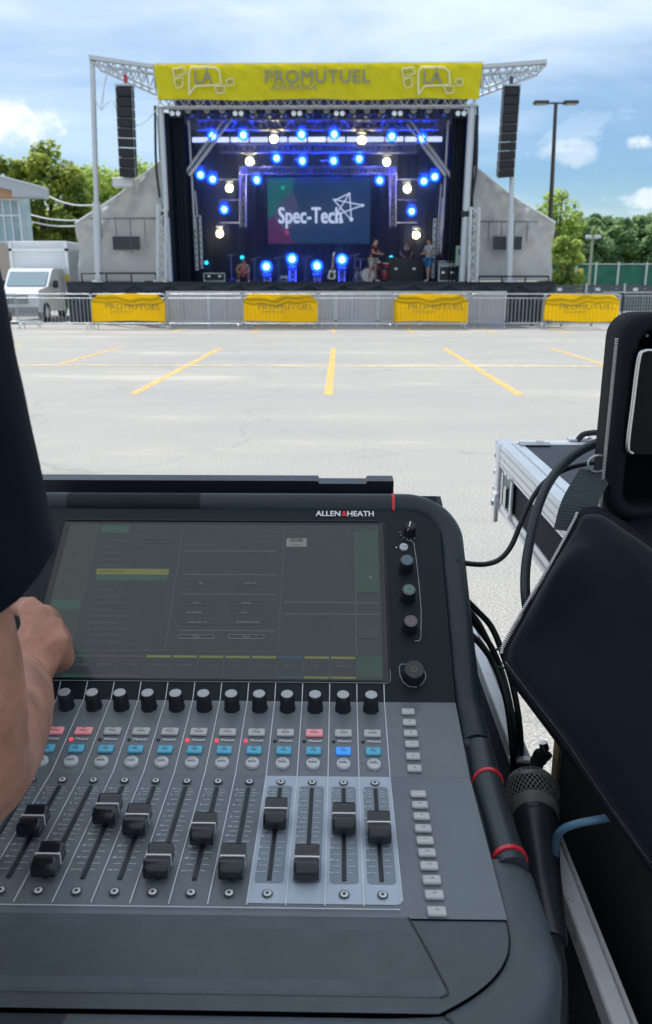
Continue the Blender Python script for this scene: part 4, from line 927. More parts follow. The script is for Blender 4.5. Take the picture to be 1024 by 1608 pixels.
def stage_stand(px, h, label):
    x = stage_x(px, 3.5); c = V((x, SY + 3.5, DZ)); t = thing('microphone_stand', label, 'mic stand', c, 'microphone stands on the stage')
    o = MB(); o.tube([c, c + V((0, 0, h))], .014, steel, 6); o.tube([c + V((-.2, 0, h)), c + V((.3, 0, h + .12))], .012, steel, 6); o.build('boom_pole', t)
    o = MB()
    for a in (.3, 2.4, 4.5): o.tube([c + V((0, 0, .18)), c + V((.3 * math.cos(a), .3 * math.sin(a), .01))], .012, steel, 5)
    o.build('tripod_base', t)
for px, h in ((364, 1.1), (400, .95), (438, 1.0), (480, 1.0), (557, 1.1)): stage_stand(px, h, 'slim metal microphone stand standing among the floor lamps')
def pa_box(px, top, dy, label):
    c = at(px, 443, SY + dy); z = at(px, top, SY + dy).z; t = thing('generator_box', label, 'electrical box', (c.x, c.y, DZ))
    o = MB(); o.box((c.x, c.y + .2, (z + DZ) / 2 + .3), (.45, .3, (z - DZ) * .55), mat('box_green', (.35, .5, .36), .5), bev=.03); o.build('box_body', t)
    o = MB(); o.box((c.x, c.y + .04, z - .25), (.3, .04, .22), black_plastic, bev=.02); o.build('control_panel', t)
    o = MB(); o.box((c.x, c.y + .25, (DZ + z) / 2 - .3), (.1, .1, (z - DZ) * .7), steel); o.build('bracket', t)
pa_box(724, 385, .3, 'pale green electrical box fixed by the right roof post')

# ------------------------------------------------------------------ barriers
def crowd_barrier(w_=2.62, h=1.2):
    t = thing('crowd_barrier', 'x', 'barrier'); o = MB(); r = .021
    o.tube(bez([(-w_ / 2, 0, .2), (-w_ / 2, 0, h - .14), (-w_ / 2 + .04, 0, h - .04), (-w_ / 2 + .14, 0, h), (0, 0, h), (w_ / 2 - .14, 0, h), (w_ / 2 - .04, 0, h - .04), (w_ / 2, 0, h - .14), (w_ / 2, 0, .2)], 4), r, steel, 8)
    o.tube([(-w_ / 2, 0, .2), (w_ / 2, 0, .2)], r, steel, 8); o.tube([(-w_ / 2, 0, h - .14), (w_ / 2, 0, h - .14)], r * .7, steel, 6); o.build('frame', t)
    b = MB(); n = 20
    for i in range(1, n): x = -w_ / 2 + w_ * i / n; b.tube([(x, 0, .2), (x, 0, h - .14)], .011, steel, 5, cap=False)
    b.build('bars', t)
    for s in (-1, 1):
        f = MB(); x = s * (w_ / 2 - .12); f.tube(bez([(x, -.28, .02), (x, -.2, .16), (x, 0, .2), (x, .2, .16), (x, .28, .02)], 4), r, steel, 6); f.build('foot', t)
    return t
cb0 = crowd_barrier(); first = True; YB = 28.7
def next_barrier(x, y, rz, label, group=None, scale=(1, 1, 1)):
    global first
    t = cb0 if first else copy_tree(cb0); first = False
    return place(t, (x, y, 0), rz, label, group, scale)
yb = [(204, 'carrying the yellow banner left of the white panels', 118), (441, 'carrying the left yellow banner of the two in the middle', 120), (675, 'carrying the right yellow banner of the two in the middle', 118), (912, 'carrying the yellow banner at the far right', 112)]
def banner(cx, y, w_, seed, label):
    t = thing('barrier_banner', label, 'banner', (cx, y, 0)); h0, h1 = .28, 1.2; c = .24; rnd = random.Random(seed); ph = rnd.uniform(0, 6)
    def fn(u, v):
        x = -w_ / 2 + w_ * u; z = h0 + (h1 - h0) * v; dz = 0; ed = min(u, 1 - u) * w_
        if ed < c and v > .5: z = min(z, h1 - (c - ed) * .9)
        return (cx + x, y + .02 * math.sin(u * 7 + ph + v * 2) + .012 * math.sin(u * 19 + v * 3 + ph), z + .02 * math.sin(u * 5 + ph))
    o = MB(); o.grid(fn, 40, 14, yellow_sign); o.build('cloth', t)
    ink = mat('sign_ink', (.30, .24, .06), .7); o = MB(); o.text('PROMUTUEL', (cx + .18, y - .04, .77), (1, 0, .01 * (seed - 2)), (0, 0, 1), .26, ink, bold=.002, wide=1.25, spacing=1.08); o.text('ASSURANCE', (cx - .22, y - .04, .60), (1, 0, 0), (0, 0, 1), .105, ink, wide=1.3, spacing=1.05); o.build('lettering', t)
for i, (px, lab, wpx) in enumerate(yb):
    c = at(px, 517, YB); next_barrier(c.x, YB + (.0 if i < 3 else .15), 0, 'steel crowd barrier ' + lab)
    banner(c.x, YB - .06 + (.0 if i < 3 else .15), 2.58, i, 'yellow sponsor banner ' + ['at the left beside the bare steel barrier', 'in front of the white panels, below the left half of the stage', 'in front of the white panels, below the dark desk', 'at the right in front of the black railing'][i])
for px, y, rz, lab in ((323, YB + .03, 0, 'bare steel crowd barrier between the first two yellow banners'), (559, YB + .05, 0, 'bare steel crowd barrier between the two middle yellow banners'), (796, YB + .5, R(-3), 'bare steel crowd barrier in the gap left of the far right banner'),
                       (88, YB + .2, R(2), 'bare steel crowd barrier before the white truck'), (9, YB + 1.0, R(28), 'bare steel crowd barrier angled at the far left edge'),):
    c = at(px, 517, y); next_barrier(c.x, y, rz, lab)
c = at(985, 500, 36); next_barrier(c.x, 36, R(12), 'bare steel crowd barrier standing behind the far right banner')
# white perforated stage-front panels
pan = mat('perforated_panel', (.56, .56, .60), .5, .2, alpha=.80, var=.06, vscale=2); sbm = mat('panel_frame', (.62, .64, .67), .4, .4)
X0, X1 = at(263, 510, 29.4).x, at(793, 510, 29.4).x; n = 8; pw = (X1 - X0) / n; sp0 = None
for i in range(n):
    cx = X0 + pw * (i + .5)
    if sp0 is None:
        sp0 = thing('stage_front_panel', 'pale perforated metal panel in the row of them before the stage', 'panel', (cx, 29.4, 0), 'pale perforated panels before the stage')
        o = MB(); o.box((cx, 29.42, .78), (pw - .06, .012, .98), pan); o.build('perforated_sheet', sp0)
        o = MB(); o.box((cx, 29.4, 1.27), (pw - .01, .09, .05), sbm); o.box((cx, 29.4, .26), (pw - .01, .06, .05), sbm)
        for x in (-pw / 2 + .03, pw / 2 - .03): o.box((cx + x, 29.4, .65), (.05, .06, 1.24), sbm)
        o.box((cx - pw * .12, 29.38, .76), (.035, .035, .96), sbm); o.build('frame', sp0)
        o = MB(); o.box((cx, 29.2, .03), (pw - .02, .5, .05), mat('foot_plate', (.5, .5, .5), .5, .3)); o.box((cx, 29.42, .13), (pw - .06, .02, .2), pan); o.build('foot_plate', sp0)
        o = MB(); o.tube([(cx, 29.45, 1.2), (cx, 30.3, .05)], .03, steel, 6); o.build('brace', sp0)
    else: s_ = copy_tree(sp0); s_.location.x = cx

# ================================================================== FOREGROUND
# profile of the console (y, z): far edge, screen foot, key panel foot, fader panel foot
A1, A2 = R(36.7), R(10.6)
PS = V((0, .706, 1.127)); T1 = V((0, math.cos(A1), math.sin(A1))); N1 = V((0, -math.sin(A1), math.cos(A1)))
PB = V((0, .6882, 1.1138)); T2 = V((0, math.cos(A2), math.sin(A2))); N2 = V((0, -math.sin(A2), math.cos(A2)))
PF = V((0, .5925, 1.0958)); N3 = V((0, 0, 1))
def scr(px, py, h=0): return onplane(px, py, PS + N1 * h, A1)
def key(px, py, h=0): return onplane(px, py, PB + N2 * h, A2)
def fad(px, py, h=0): return onplane(px, py, PF + N3 * h, 0)
PITCHX, XE = .02646, .0443
XI, XO, XLO, XLI = .1125, .139, -.399, -.3725      # inner/outer edges of the rim, right and left
con_dark = mat('console_charcoal', (.007, .014, .019), .46, spec=.22, bump=.12, bscale=900, dist=.0003, rvar=.05, vscale=9)
con_grey = mat('console_grey_panel', (.140, .168, .190), .36, bump=.06, bscale=1100, dist=.0002, rvar=.10, var=.07, vscale=28)
con_blue = mat('console_light_strip', (.42, .50, .60), .42, bump=.05, bscale=1100, dist=.0002)
con_front = mat('front_housing_grey', (.062, .080, .095), .47, bump=.5, bscale=420, dist=.0006, rvar=.08, var=.12, vscale=26)
con_rim = mat('console_rim', (.018, .030, .039), .38, spec=.35, bump=.10, bscale=1300, dist=.0003, rvar=.07, vscale=11)
rest_m = mat('armrest_texture', (.074, .096, .114), .58, bump=.8, bscale=330, dist=.0008, var=.16, vscale=30, rvar=.08)
ink_w = mat('silk_white', (.66, .70, .74), .5); ink_d = mat('silk_dark', (.03, .035, .045), .6)
key_w = mat('key_grey', (.50, .52, .53), .45); key_b = mat('key_cyan', (.10, .42, .60), .4, emit=(.1, .5, .8), estr=.06); key_r = mat('key_pink', (.75, .36, .38), .45, emit=(1, .15, .2), estr=.12)
key_bl = mat('key_lit_blue', (.05, .30, .75), .4, emit=(.05, .3, 1), estr=.35); key_rd = mat('key_round', (.56, .60, .62), .42)
red_l = mat('led_red', (.9, .05, .08), .4, emit=(1, .04, .07), estr=1.2); knob_m = mat('knob_rubber', (.010, .012, .015), .55, bump=.2, bscale=600, dist=.0003)
knob_top = mat('knob_cap', (.42, .45, .47), .35); red_ring = mat('red_ring', (.60, .015, .03), .35, coat=.4)
CON = thing('mixing_console', 'large dark digital mixing console with screen, rotary knobs and motor faders', 'mixing console', (-.13, .6, 1.0))
X = V((1, 0, 0))
def pan_quad(mb, P, T, x0, x1, v0, v1, m, h=0, Nn=None):
    a = P + T * v0 + (Nn * h if Nn else V()); b = P + T * v1 + (Nn * h if Nn else V())
    mb.quad((x0, a.y, a.z), (x1, a.y, a.z), (x1, b.y, b.z), (x0, b.y, b.z), m)
def body():
    yt = PS + T1 * .205
    prof = [(.385, 1.02), (.385, 1.072), (.434, 1.088), (.5925, 1.0925), (.6882, 1.1105), (.885, 1.2575), (.905, 1.262), (.918, 1.25), (.918, 1.02)]
    o = MB(); o.prism(prof, XLI - .005, XI + .006, con_dark, axes='yz'); o.build('chassis', CON)
    o = MB(); pan_quad(o, PS, T1, XLI, XI, -.0225, .232, con_dark); o.build('screen_panel', CON)
    L2 = (PB - PF).length
    o = MB(); pan_quad(o, PF, T2, XLI, XI, 0, L2, con_grey, .0001, N2); o.build('key_panel', CON)
    y0 = .4350
    o = MB(); o.quad((XLI, y0, PF.z), (XI, y0, PF.z), (XI, PF.y, PF.z), (XLI, PF.y, PF.z), con_grey)
    # light strip around the last four faders with rounded outer foot corner
    xs = XE - 4 * PITCHX; zz = PF.z + .0004; yb = .4465; rc = .004
    o.add([(xs, yb, zz), (XE - rc, yb, zz), (XE - .0012, yb + .0012, zz), (XE, yb + rc, zz), (XE, PF.y, zz), (xs, PF.y, zz)], [[0, 1, 2, 3, 4, 5]], con_blue)
    for i in range(4):
        xc = XE - (i + .5) * PITCHX; hw = .0102; ya, yb2 = .4655, .578; z2 = zz + .0003
        pts = []
        for (cx, cy, a0) in ((xc + hw - .003, yb2 - .003, 0), (xc - hw + .003, yb2 - .003, 90), (xc - hw + .003, ya + .003, 180), (xc + hw - .003, ya + .003, 270)):
            for k in range(4): a = R(a0 + k * 30); pts.append((cx + .003 * math.cos(a), cy + .003 * math.sin(a), z2))
        o.add(pts, [list(range(16))], mat('fader_inlay', (.20, .245, .29), .42))
    # slots, scales, silkscreen lines
    zc = zz + .0009
    for i in range(12):
        xc = XE - (i + .5) * PITCHX; xl = XE - (i + 1) * PITCHX; w_ = .0004
        o.quad((xl - w_, .4440 if i % 1 == 0 else .45, zc), (xl + w_, .444, zc), (xl + w_, PF.y - .0005, zc), (xl - w_, PF.y - .0005, zc), ink_w)
        o.box((xc, .5215, zz), (.0022, .106, .0016), MATS['black_plastic']); o.box((xc, .5215, zz - .0001), (.0034, .108, .0012), ink_d)
        for k, (lab, f) in enumerate([('10', .97), ('', .935), ('5', .90), ('', .84), ('0', .78), ('', .70), ('5', .64), ('', .585), ('10', .53), ('', .48), ('20', .43), ('', .37), ('30', .31), ('', .25), ('40', .19), ('', .13), ('oo', .07)]):
            y = .4685 + .106 * f; big = lab != ''
            for s in (-1, 1):
                x0 = xc + s * .0030; x1 = xc + s * (.0066 if big else .0085)
                o.quad((min(x0, x1), y - .00022, zc), (max(x0, x1), y - .00022, zc), (max(x0, x1), y + .00022, zc), (min(x0, x1), y + .00022, zc), ink_w)
            if big:
                o.text(lab, (xc - .0092, y, zc), (1, 0, 0), (0, 1, 0), .0032, ink_w, bold=.01)
    o.quad((XLI + .001, .4412, zc), (XE - .002, .4412, zc), (XE - .002, .4419, zc), (XLI + .001, .4419, zc), ink_w)
    o.quad((XE - .0003, .449, zc), (XE + .0003, .449, zc), (XE + .0003, PF.y, zc), (XE - .0003, PF.y, zc), ink_w)
    o.build('fader_panel', CON)
    # small meter lamps
    for i in range(12):
        xc = XE - (i + .5) * PITCHX
        for y in (.5825, .4545):
            if y < .46 and i in (2,): continue
            o = MB(); M = Matrix.Translation((xc, y, PF.z + .0012))
            o.lathe([(.0037, 0), (.0037, .0004), (.0029, .0005)], ink_d, 18, M); o.lathe([(.0029, .0005), (.0029, .0007), (.0014, .00075)], ink_w, 18, M); o.lathe([(.0012, .0007), (.0011, .0011), (.0004, .0012)], ink_d, 12, M)
            o.build('indicator', CON)
    # key panel silkscreen
    o = MB()
    def onp(x, v, h=.0008): q = PF + T2 * v + N2 * h; return V((x, q.y, q.z))
    for i in range(13):
        xl = XE - i * PITCHX; w_ = .0004
        o.quad(onp(xl - w_, 0), onp(xl + w_, 0), onp(xl + w_, L2 - .0006), onp(xl - w_, L2 - .0006), ink_w)
        a = PS + T1 * -.0218 + N1 * .0006; b = PS + T1 * -.0035 + N1 * .0006
        o.quad((xl - w_, a.y, a.z), (xl + w_, a.y, a.z), (xl + w_, b.y, b.z), (xl - w_, b.y, b.z), ink_w)
    o.build('channel_lines', CON)
    return onp, L2
onp, L2 = body()
# armrest with its seams
def seam_x(v): return .111 - .051 * v ** 2.93
def front_z(v): return 1.0962 - .0018 * v - .0085 * v * v
def armrest():
    o = MB()
    o.grid(lambda u, v: (XLI + (seam_x(v) - XLI) * u, .4347 - .0625 * v, front_z(v) - (.0016 * (1 - v / .04) if v < .04 else 0)), 60, 28, con_front); o.build('front_housing', CON)
    o = MB()
    def xr(v): return .0467 + .0250 * v - (.006 * max(0, (v - .80) / .06) ** 3 if v > .80 else 0)
    def surf(u, v):
        w_ = v * .86; x = XLI + .002 + (xr(w_) - XLI - .002) * u
        e = min(1, min(1 - u, 1 / 60) * 60) * min(1, min(v, 1 - v) * 28)
        return (x, .4347 - .0625 * w_, front_z(w_) + .0004 + .0012 * e - .0030 * math.sin(math.pi * w_ / .86) * e)
    o.grid(surf, 70, 30, rest_m); ar = o.build('armrest', CON)
    o = MB(); o.tube([(xr(v) + .0003, .4347 - .0625 * v, front_z(v) + .0006) for v in [k * .0287 for k in range(31)]], .0007, ink_d, 6); o.build('seam', ar)
armrest()
# rim swept round the console
def rim_path():
    P = []; vt = .2235; rr = .052
    cx = (XI + XO) / 2
    def s1(x, v): q = PS + T1 * v; return (V((x, q.y, q.z)), N1)
    for x in (-.36, -.25, -.1, .0, cx - rr - .02): P.append(s1(x, vt))
    for k in range(10):
        a = R(90 - k * 10); P.append(s1(cx - rr + rr * math.cos(a), vt - rr + rr * math.sin(a)))
    for v in (.13, .09, .05, .02): P.append(s1(cx, v))
    def nrm(t): return (N1 * (1 - t) + N2 * t).normalized()
    for y, z, t in ((.700, 1.1225, .3), (.685, 1.1135, .7), (.665, 1.1085, 1), (.640, 1.104, 1)): P.append((V((cx, y, z)), nrm(t)))
    return P
def lower_path():
    P = [(V((.1295, y, 1.0950)), N3) for y in (.494, .475, .455)]
    for k in range(0, 21):
        v = k / 20; e = 1e-3; p = V((seam_x(v), .4347 - .0625 * v, 0)); q = V((seam_x(v + e), .4347 - .0625 * (v + e), 0)); t = (q - p).normalized(); s_ = V((-t.y, t.x, 0))
        s_ = s_ if s_.x > 0 or s_.y < 0 else -s_
        P.append((V((p.x, p.y, front_z(v) - .0012)) + s_ * .0177, N3))
    for x in (.03, .0, -.1, -.25, -.37): P.append((V((x, .3535, front_z(1) - .0012)), N3))
    return P
PROF = [(-.0125, -.05), (-.0125, -.0012), (-.0118, .0004), (-.010, .0022), (-.0055, .0050), (0, .0060), (.0055, .0052), (.0095, .0025), (.0118, -.002), (.0130, -.009), (.0135, -.02), (.0125, -.05)]
def sweep(P, prof, m, name, mirror=False):
    o = MB(); vs = []; n = len(prof)
    for i, (p, nn) in enumerate(P):
        t = (P[min(i + 1, len(P) - 1)][0] - P[max(i - 1, 0)][0]).normalized(); s_ = nn.cross(t).normalized() * -1
        outw = t.cross(nn).normalized() * -1
        outw = nn.cross(t).normalized()
        for a, b in prof:
            q = p + outw * a + nn * min(b, 0) * (1 if b > -.03 else .0) + V((0, 0, b if b <= -.03 else 0)) + nn * max(b, 0); vs.append(q)
    if mirror: vs = [V((2 * -.13 - q.x, q.y, q.z)) for q in vs]
    fs = [(i * n + k, i * n + k + 1, (i + 1) * n + k + 1, (i + 1) * n + k) for i in range(len(P) - 1) for k in range(n - 1)]
    if mirror: fs = [f[::-1] for f in fs]
    o.add(vs, fs, m, True); o.add(vs[:n], [list(range(n))], m); o.add(vs[-n:], [list(range(n))[::-1]], m)
    return o.build(name, CON)
def dense(P, n=3):
    pts = bez([p for p, _ in P], n); ns = bez([q for _, q in P], n)
    return [(a, b.normalized()) for a, b in zip(pts, ns)]
UP = dense(rim_path()); LO = dense(lower_path())
PROFo = PROF
sweep(UP, PROFo, con_rim, 'upper_rim')
sweep([q for q in UP if q[0].x > -.13] , PROFo, con_rim, 'left_rim', mirror=True)
WID = [(a, b) for a, b in [(-.0172, -.05), (-.0172, -.0012), (-.0160, .0000), (-.010, .0004), (-.004, -.0004), (.002, -.0024), (.007, -.0056), (.0115, -.0105), (.0150, -.017), (.0170, -.025), (.0178, -.05)]]
sweep(LO, WID, con_front, 'lower_rim')
sweep([q for q in LO if q[0].x > -.13], WID, con_front, 'left_rim', mirror=True)
# paler shoulder plates either side of the grips (the rim is lighter here)
for sgn in (1, -1):
    def mx(x): return x if sgn == 1 else -.26 - x
    cx = (XI + XO) / 2
    g = MB(); g.tube([(mx(cx + .0015), .636, 1.0975), (mx(cx + .0015), .60, 1.0935), (mx(cx + .002), .55, 1.0895), (mx(cx + .002), .49, 1.0885)], .0122, mat('grip_metal', (.045, .055, .065), .33, .4), 24); gr = g.build('side_grip', CON)
    for y, z, r in ((.592, 1.0930, .0132), (.500, 1.0888, .0134)):
        k = MB(); k.tube([(mx(cx + .002), y + .0018, z), (mx(cx + .002), y - .0018, z)], r, red_ring, 28); k.build('red_ring', gr)
    c = MB(); c.box((mx(cx), .655, 1.088), (.028, .05, .036), con_rim, bev=.006); c.build('grip_collar', gr)
# red marks on the rim
def rim_mark(x):
    q = PS + T1 * .2235; o = MB(); w_ = .0016
    pts = [(-.0135, -.012), (-.0133, .001), (-.010, .0028), (-.0055, .0056), (0, .0066), (.0055, .0058), (.0095, .0031), (.0122, -.002), (.0136, -.009)]
    vs = []
    for s in (-1, 1):
        for a, b in pts: vs.append(V((x + s * w_, q.y, q.z)) + T1 * a + N1 * (b + .0002))
    n = len(pts); o.add(vs, [(k, k + 1, n + k + 1, n + k) for k in range(n - 1)], red_ring, True); o.build('red_mark', CON)
rim_mark(.0617); 
o = MB(); o.tube([(.0735, .343, 1.060), (.0735, .3428, 1.078), (.0735, .350, 1.0885), (.0735, .357, 1.0893)], .0016, red_ring, 6, flat=.6); o.build('red_mark', CON)
# maker's name
o = MB(); nm = scr(540, 807, .0012)
for s_, m_, x in (('ALLEN', mat('logo_white', (.8, .82, .84), .4), -.0176), ('&', mat('logo_red', (.75, .02, .07), .4), .0006), ('HEATH', MATS['logo_white'], .0190)):
    o.text(s_, nm + X * x, (1, 0, 0), T1, .0105, m_, bold=.022, wide=.92)
o.build('name_lettering', CON)

# ---- touch screen
def UV(px, py): q = scr(px, py); return q.x, (q - PS).dot(T1)
SX0, SX1, SV0, SV1 = -.3035, .0437, 0.0, .1885
def screen():
    fr = MB(); bw = .0035
    def SPt(x, v, h): return V((x, 0, 0)) + PS + T1 * v + N1 * h
    def rect(mb, x0, x1, v0, v1, h, m): mb.quad(SPt(x0, v0, h), SPt(x1, v0, h), SPt(x1, v1, h), SPt(x0, v1, h), m)
    def outline(mb, x0, x1, v0, v1, h, w_, m):
        rect(mb, x0, x1, v0, v0 + w_, h, m); rect(mb, x0, x1, v1 - w_, v1, h, m); rect(mb, x0, x0 + w_, v0 + w_, v1 - w_, h, m); rect(mb, x1 - w_, x1, v0 + w_, v1 - w_, h, m)
    gl = mat('bezel_gloss', (.006, .008, .010), .12, spec=.6)
    rect(fr, SX0 - bw * 2, SX1 + bw * 1.6, SV0 - .001, SV1 + bw, .0008, gl); sf = fr.build('touch_screen', CON)
    gv = MB(); gr = mat('silk_grey', (.30, .33, .36), .5)
    gv.tube([SPt(-.36, -.0028, .0012), SPt(SX1 + .003, -.0028, .0012), SPt(SX1 + .0062, -.0015, .0012), SPt(SX1 + .0072, .0015, .0012), SPt(SX1 + .0072, .012, .0012)], .00035, gr, 5)
    gv.tube([SPt(SX1 + .0072, .012, .0008), SPt(SX1 + .0072, SV1 - .002, .0008), SPt(SX1 + .0055, SV1 + .004, .0008), SPt(SX1 - .002, SV1 + .0062, .0008), SPt(SX0 - .006, SV1 + .0062, .0008)], .0007, ink_d, 5)
    gv.build('groove', sf)
    E = lambda n, c: mat('ui_' + n, (.012, .016, .018), .22, emit=c, estr=.55, spec=.5)
    d = MB(); basec = (.026, .036, .040)  # base glow also carries the reflections lying on the screen
    rect(d, SX0, SX1, SV0, SV1, .0012, E('base', basec))
    u157, v836 = UV(157, 836)
    colb = E('panel', (.034, .044, .046)); lin = E('line', (.085, .10, .105)); txt = E('text', (.10, .12, .12)); lit = E('lit', (.24, .27, .27)); grn = E('green', (.030, .085, .062)); yel = E('yellow', (.17, .19, .055)); gcol = E('greencol', (.028, .062, .050)); blu = E('blue', (.03, .07, .13)); pnk = E('mauve', (.075, .055, .075))
    def R_(px0, py0, px1, py1, m, k=1, ol=None):
        """px0,py1 = lower-left photo corner, px1,py0 = upper right"""
        x0, v0 = UV(px0, py1); x1, v1 = UV(px1, py0)
        if ol: outline(d, x0, x1, v0, v1, .0012 + .0002 * k, ol, m)
        else: rect(d, x0, x1, v0, v1, .0012 + .0002 * k, m)
    def T_(s, px, py, size, m=txt, al='CENTER', b=.0):
        x, v = UV(px, py); d.text(s, SPt(x, v, .0020), (1, 0, 0), T1, size, m, bold=b, align=al)
    def pill(px, py, wpx, m=lin, s=None, circ=False):
        x, v = UV(px, py); hw = wpx / 2 / 1.52 / 1000; r = .0023; pts = []
        for k in range(9): a = R(90 - k * 22.5); pts.append(SPt(x + hw - r + r * math.cos(a), v + r * math.sin(a), .0018))
        for k in range(9): a = R(270 - k * 22.5); pts.append(SPt(x - hw + r + r * math.cos(a), v + r * math.sin(a), .0018))
        d.tube(pts + [pts[0]], .00022, m, 4, cap=False)
        if s: T_(s, px, py, .0034, lit)
        if circ:
            d.tube([SPt(x + hw + .0035 + .0021 * math.cos(R(k * 30)), v + .0021 * math.sin(R(k * 30)), .0018) for k in range(13)], .0002, m, 4, cap=False)
    xa = UV(114, 1010)[0]; 
    rect(d, SX0, xa, .026, SV1, .0013, E('left', (.036, .048, .044)))
    rect(d, xa, xa + .0004, .026, SV1, .0015, lin)
    rect(d, xa, SX1 - .052, SV1 - .0095, SV1 - .0091, .0015, lin)
    R_(158, 826, 205, 838, grn); T_('Scenes', 181, 832, .0036, txt); T_('Menu', 130, 832, .003, txt)
    R_(82, 943, 128, 957, grn); T_('Scenes', 104, 950, .0036, txt)
    for y, s in ((868, 'Setup'), (893, 'Surface'), (920, 'Network'),): T_(s, 116 - (y - 868) * .25, y, .003, E('dimtext', (.07, .085, .085)))
    T_('FOH MASTER', 190, 851, .0034); pill(249, 851, 52)
    rows = ['INTRO', 'LINE CHECK', 'CHANGEOVER', 'SOUNDCHECK BAND', 'CONTROLLER CV', '', 'OPENING', 'PLAY COVER', '10:15 FADED TESTO', 'CLOSER AND ENCORE', 'SINGALONG', 'GUEST PASSAGES CORNER', 'MANOR PERSONNEL', 'NO GUN PATROL TU PARDIS', 'LINK ALONE CORPAGE', 'OLD TEXT LAX WINTER']
    for i, s in enumerate(rows):
        y = 861 + i * 9.9 if i < 4 else 898.5 + (i - 4) * 10.1
        if s: T_(s, 166 - (y - 855) * .215, y, .0033, txt if i != 4 else E('black', (.03, .03, .02)), 'LEFT')
        if i != 5:
            x, v = UV(262 - (y - 898) * .12, y); d.tube([SPt(x - .002, v, .0018), SPt(x - .001, v - .001, .0018), SPt(x + .0015, v + .0018, .0018)], .0002, txt, 3)
    R_(151, 894.5, 266, 903, yel); R_(150, 904, 264.5, 912.5, grn)
    x0 = UV(259, 1018)[0]; rect(d, x0, x0 + .0013, .030, SV1 - .0095, .0016, E('div', (.060, .074, .074)))
    x1 = UV(436, 1020)[0]; rect(d, x1, x1 + .0009, .030, SV1 - .001, .0016, E('div', (.060, .074, .074)))
    rect(d, xa + .004, x1, .0296, .0302, .0016, lin)
    R_(133, 860, 274, 1013, lin, 2, .00025)
    T_('LA PHILHARMONIE', 312, 858, .0036); T_('Comments, Info', 418, 851, .0034); T_('17 1', 418, 857, .003)
    for y in (866, 903, 934, 991): R_(288 - (y - 866) * .06, y, 434, y + .6, lin)
    R_(286, 868, 434, 900, lin, 2, .0002); T_('Group', 355, 904, .0026); T_('Manage', 355, 934, .0026)
    pill(316, 917, 48, lin, 'Go'); pill(394, 917, 54, lin, 'Undo Go')
    pill(310, 948, 44, lin, 'Store', True); pill(387, 948, 52, lin, 'Delete')
    pill(306, 963, 42, lin, 'Recall Filter', True); pill(384, 963, 46, lin, 'Lock', True)
    pill(311, 978, 54, lin, 'Copy Filter To'); pill(389, 978, 58, lin, 'Embedded Recall')
    pill(309, 1001, 56, lit, 'Copy'); pill(387, 1001, 56, lit, 'Paste')
    R_(449.5, 846.5, 482, 859.5, E('logo', (.22, .25, .24))); x, v = UV(466, 850.5); d.text('SMR', SPt(x, v, .0021), X, T1, .0064, E('black', (.03, .03, .02)), bold=.02, wide=1.25)
    x, v = UV(466, 857.2); d.text('AUDIO', SPt(x, v, .0021), X, T1, .0026, E('black', (.03, .03, .02)), bold=.02, spacing=1.5)
    xg = UV(560, 930)[0]; rect(d, xg, SX1 - .0008, UV(560, 931)[1], SV1 - .008, .0015, gcol)
    rect(d, xg - .0012, xg - .0004, .026, SV1 - .008, .0015, lin); rect(d, xg, SX1 - .0008, .002, .024, .0015, gcol)
    R_(548, 828.5, 591, 839, lin, 2, .0003); T_('NONE', 569, 834, .0028); T_('MUTE', 572, 877, .003, E('black', (.03, .03, .02)))
    T_('A', 582, 908, .0052, lit)
    R_(524.5, 983, 549, 1003, lin, 2, .0003); R_(565, 983.5, 592, 1003.5, E('dimbox', (.035, .045, .045)), 3); R_(565, 983.5, 592, 1003.5, lin, 4, .0003)
    for y in (947, 965): R_(447, y, 596, y + .6, lin)
    x, v = UV(487, 984); d.tube([SPt(x, v, .0018), SPt(x + .011, v + .012, .0018), SPt(x + .015, v + .012, .0018)], .00025, lin, 4)
    # channel tabs
    names = ['CH SNARE', 'TIAND+', 'FX AND', 'DRM MAS', 'SDR MAX', 'DLY', 'FX V 1', 'FX V 2', 'FX VLR', 'MC', 'BAND L', '']
    cols = [grn, pnk, pnk, yel, yel, yel, yel, yel, blu, yel, yel, grn]
    for i in range(12):
        x1_ = XE - (11 - i) * PITCHX * .998 - .0012; x0_ = x1_ - PITCHX + .0022
        rect(d, x0_, x1_, .0225, .0252, .0015, cols[i]); rect(d, x0_ - .0012, x0_ - .0009, .0, .0225, .0015, lin)
        if i in (0, 1, 2, 8, 9, 10): rect(d, x0_, x1_, .0012, .0034, .0015, cols[i])
        xm = (x0_ + x1_) / 2
        if names[i]:
            d.text(names[i], SPt(xm, .0140, .0020), X, T1, .0040, txt, wide=.95); d.text('Group', SPt(xm - .003, .0193, .0020), X, T1, .0024, txt)
            d.text('-', SPt(xm, .0085, .0020), X, T1, .003, txt)
    d.build('display', sf)
screen()

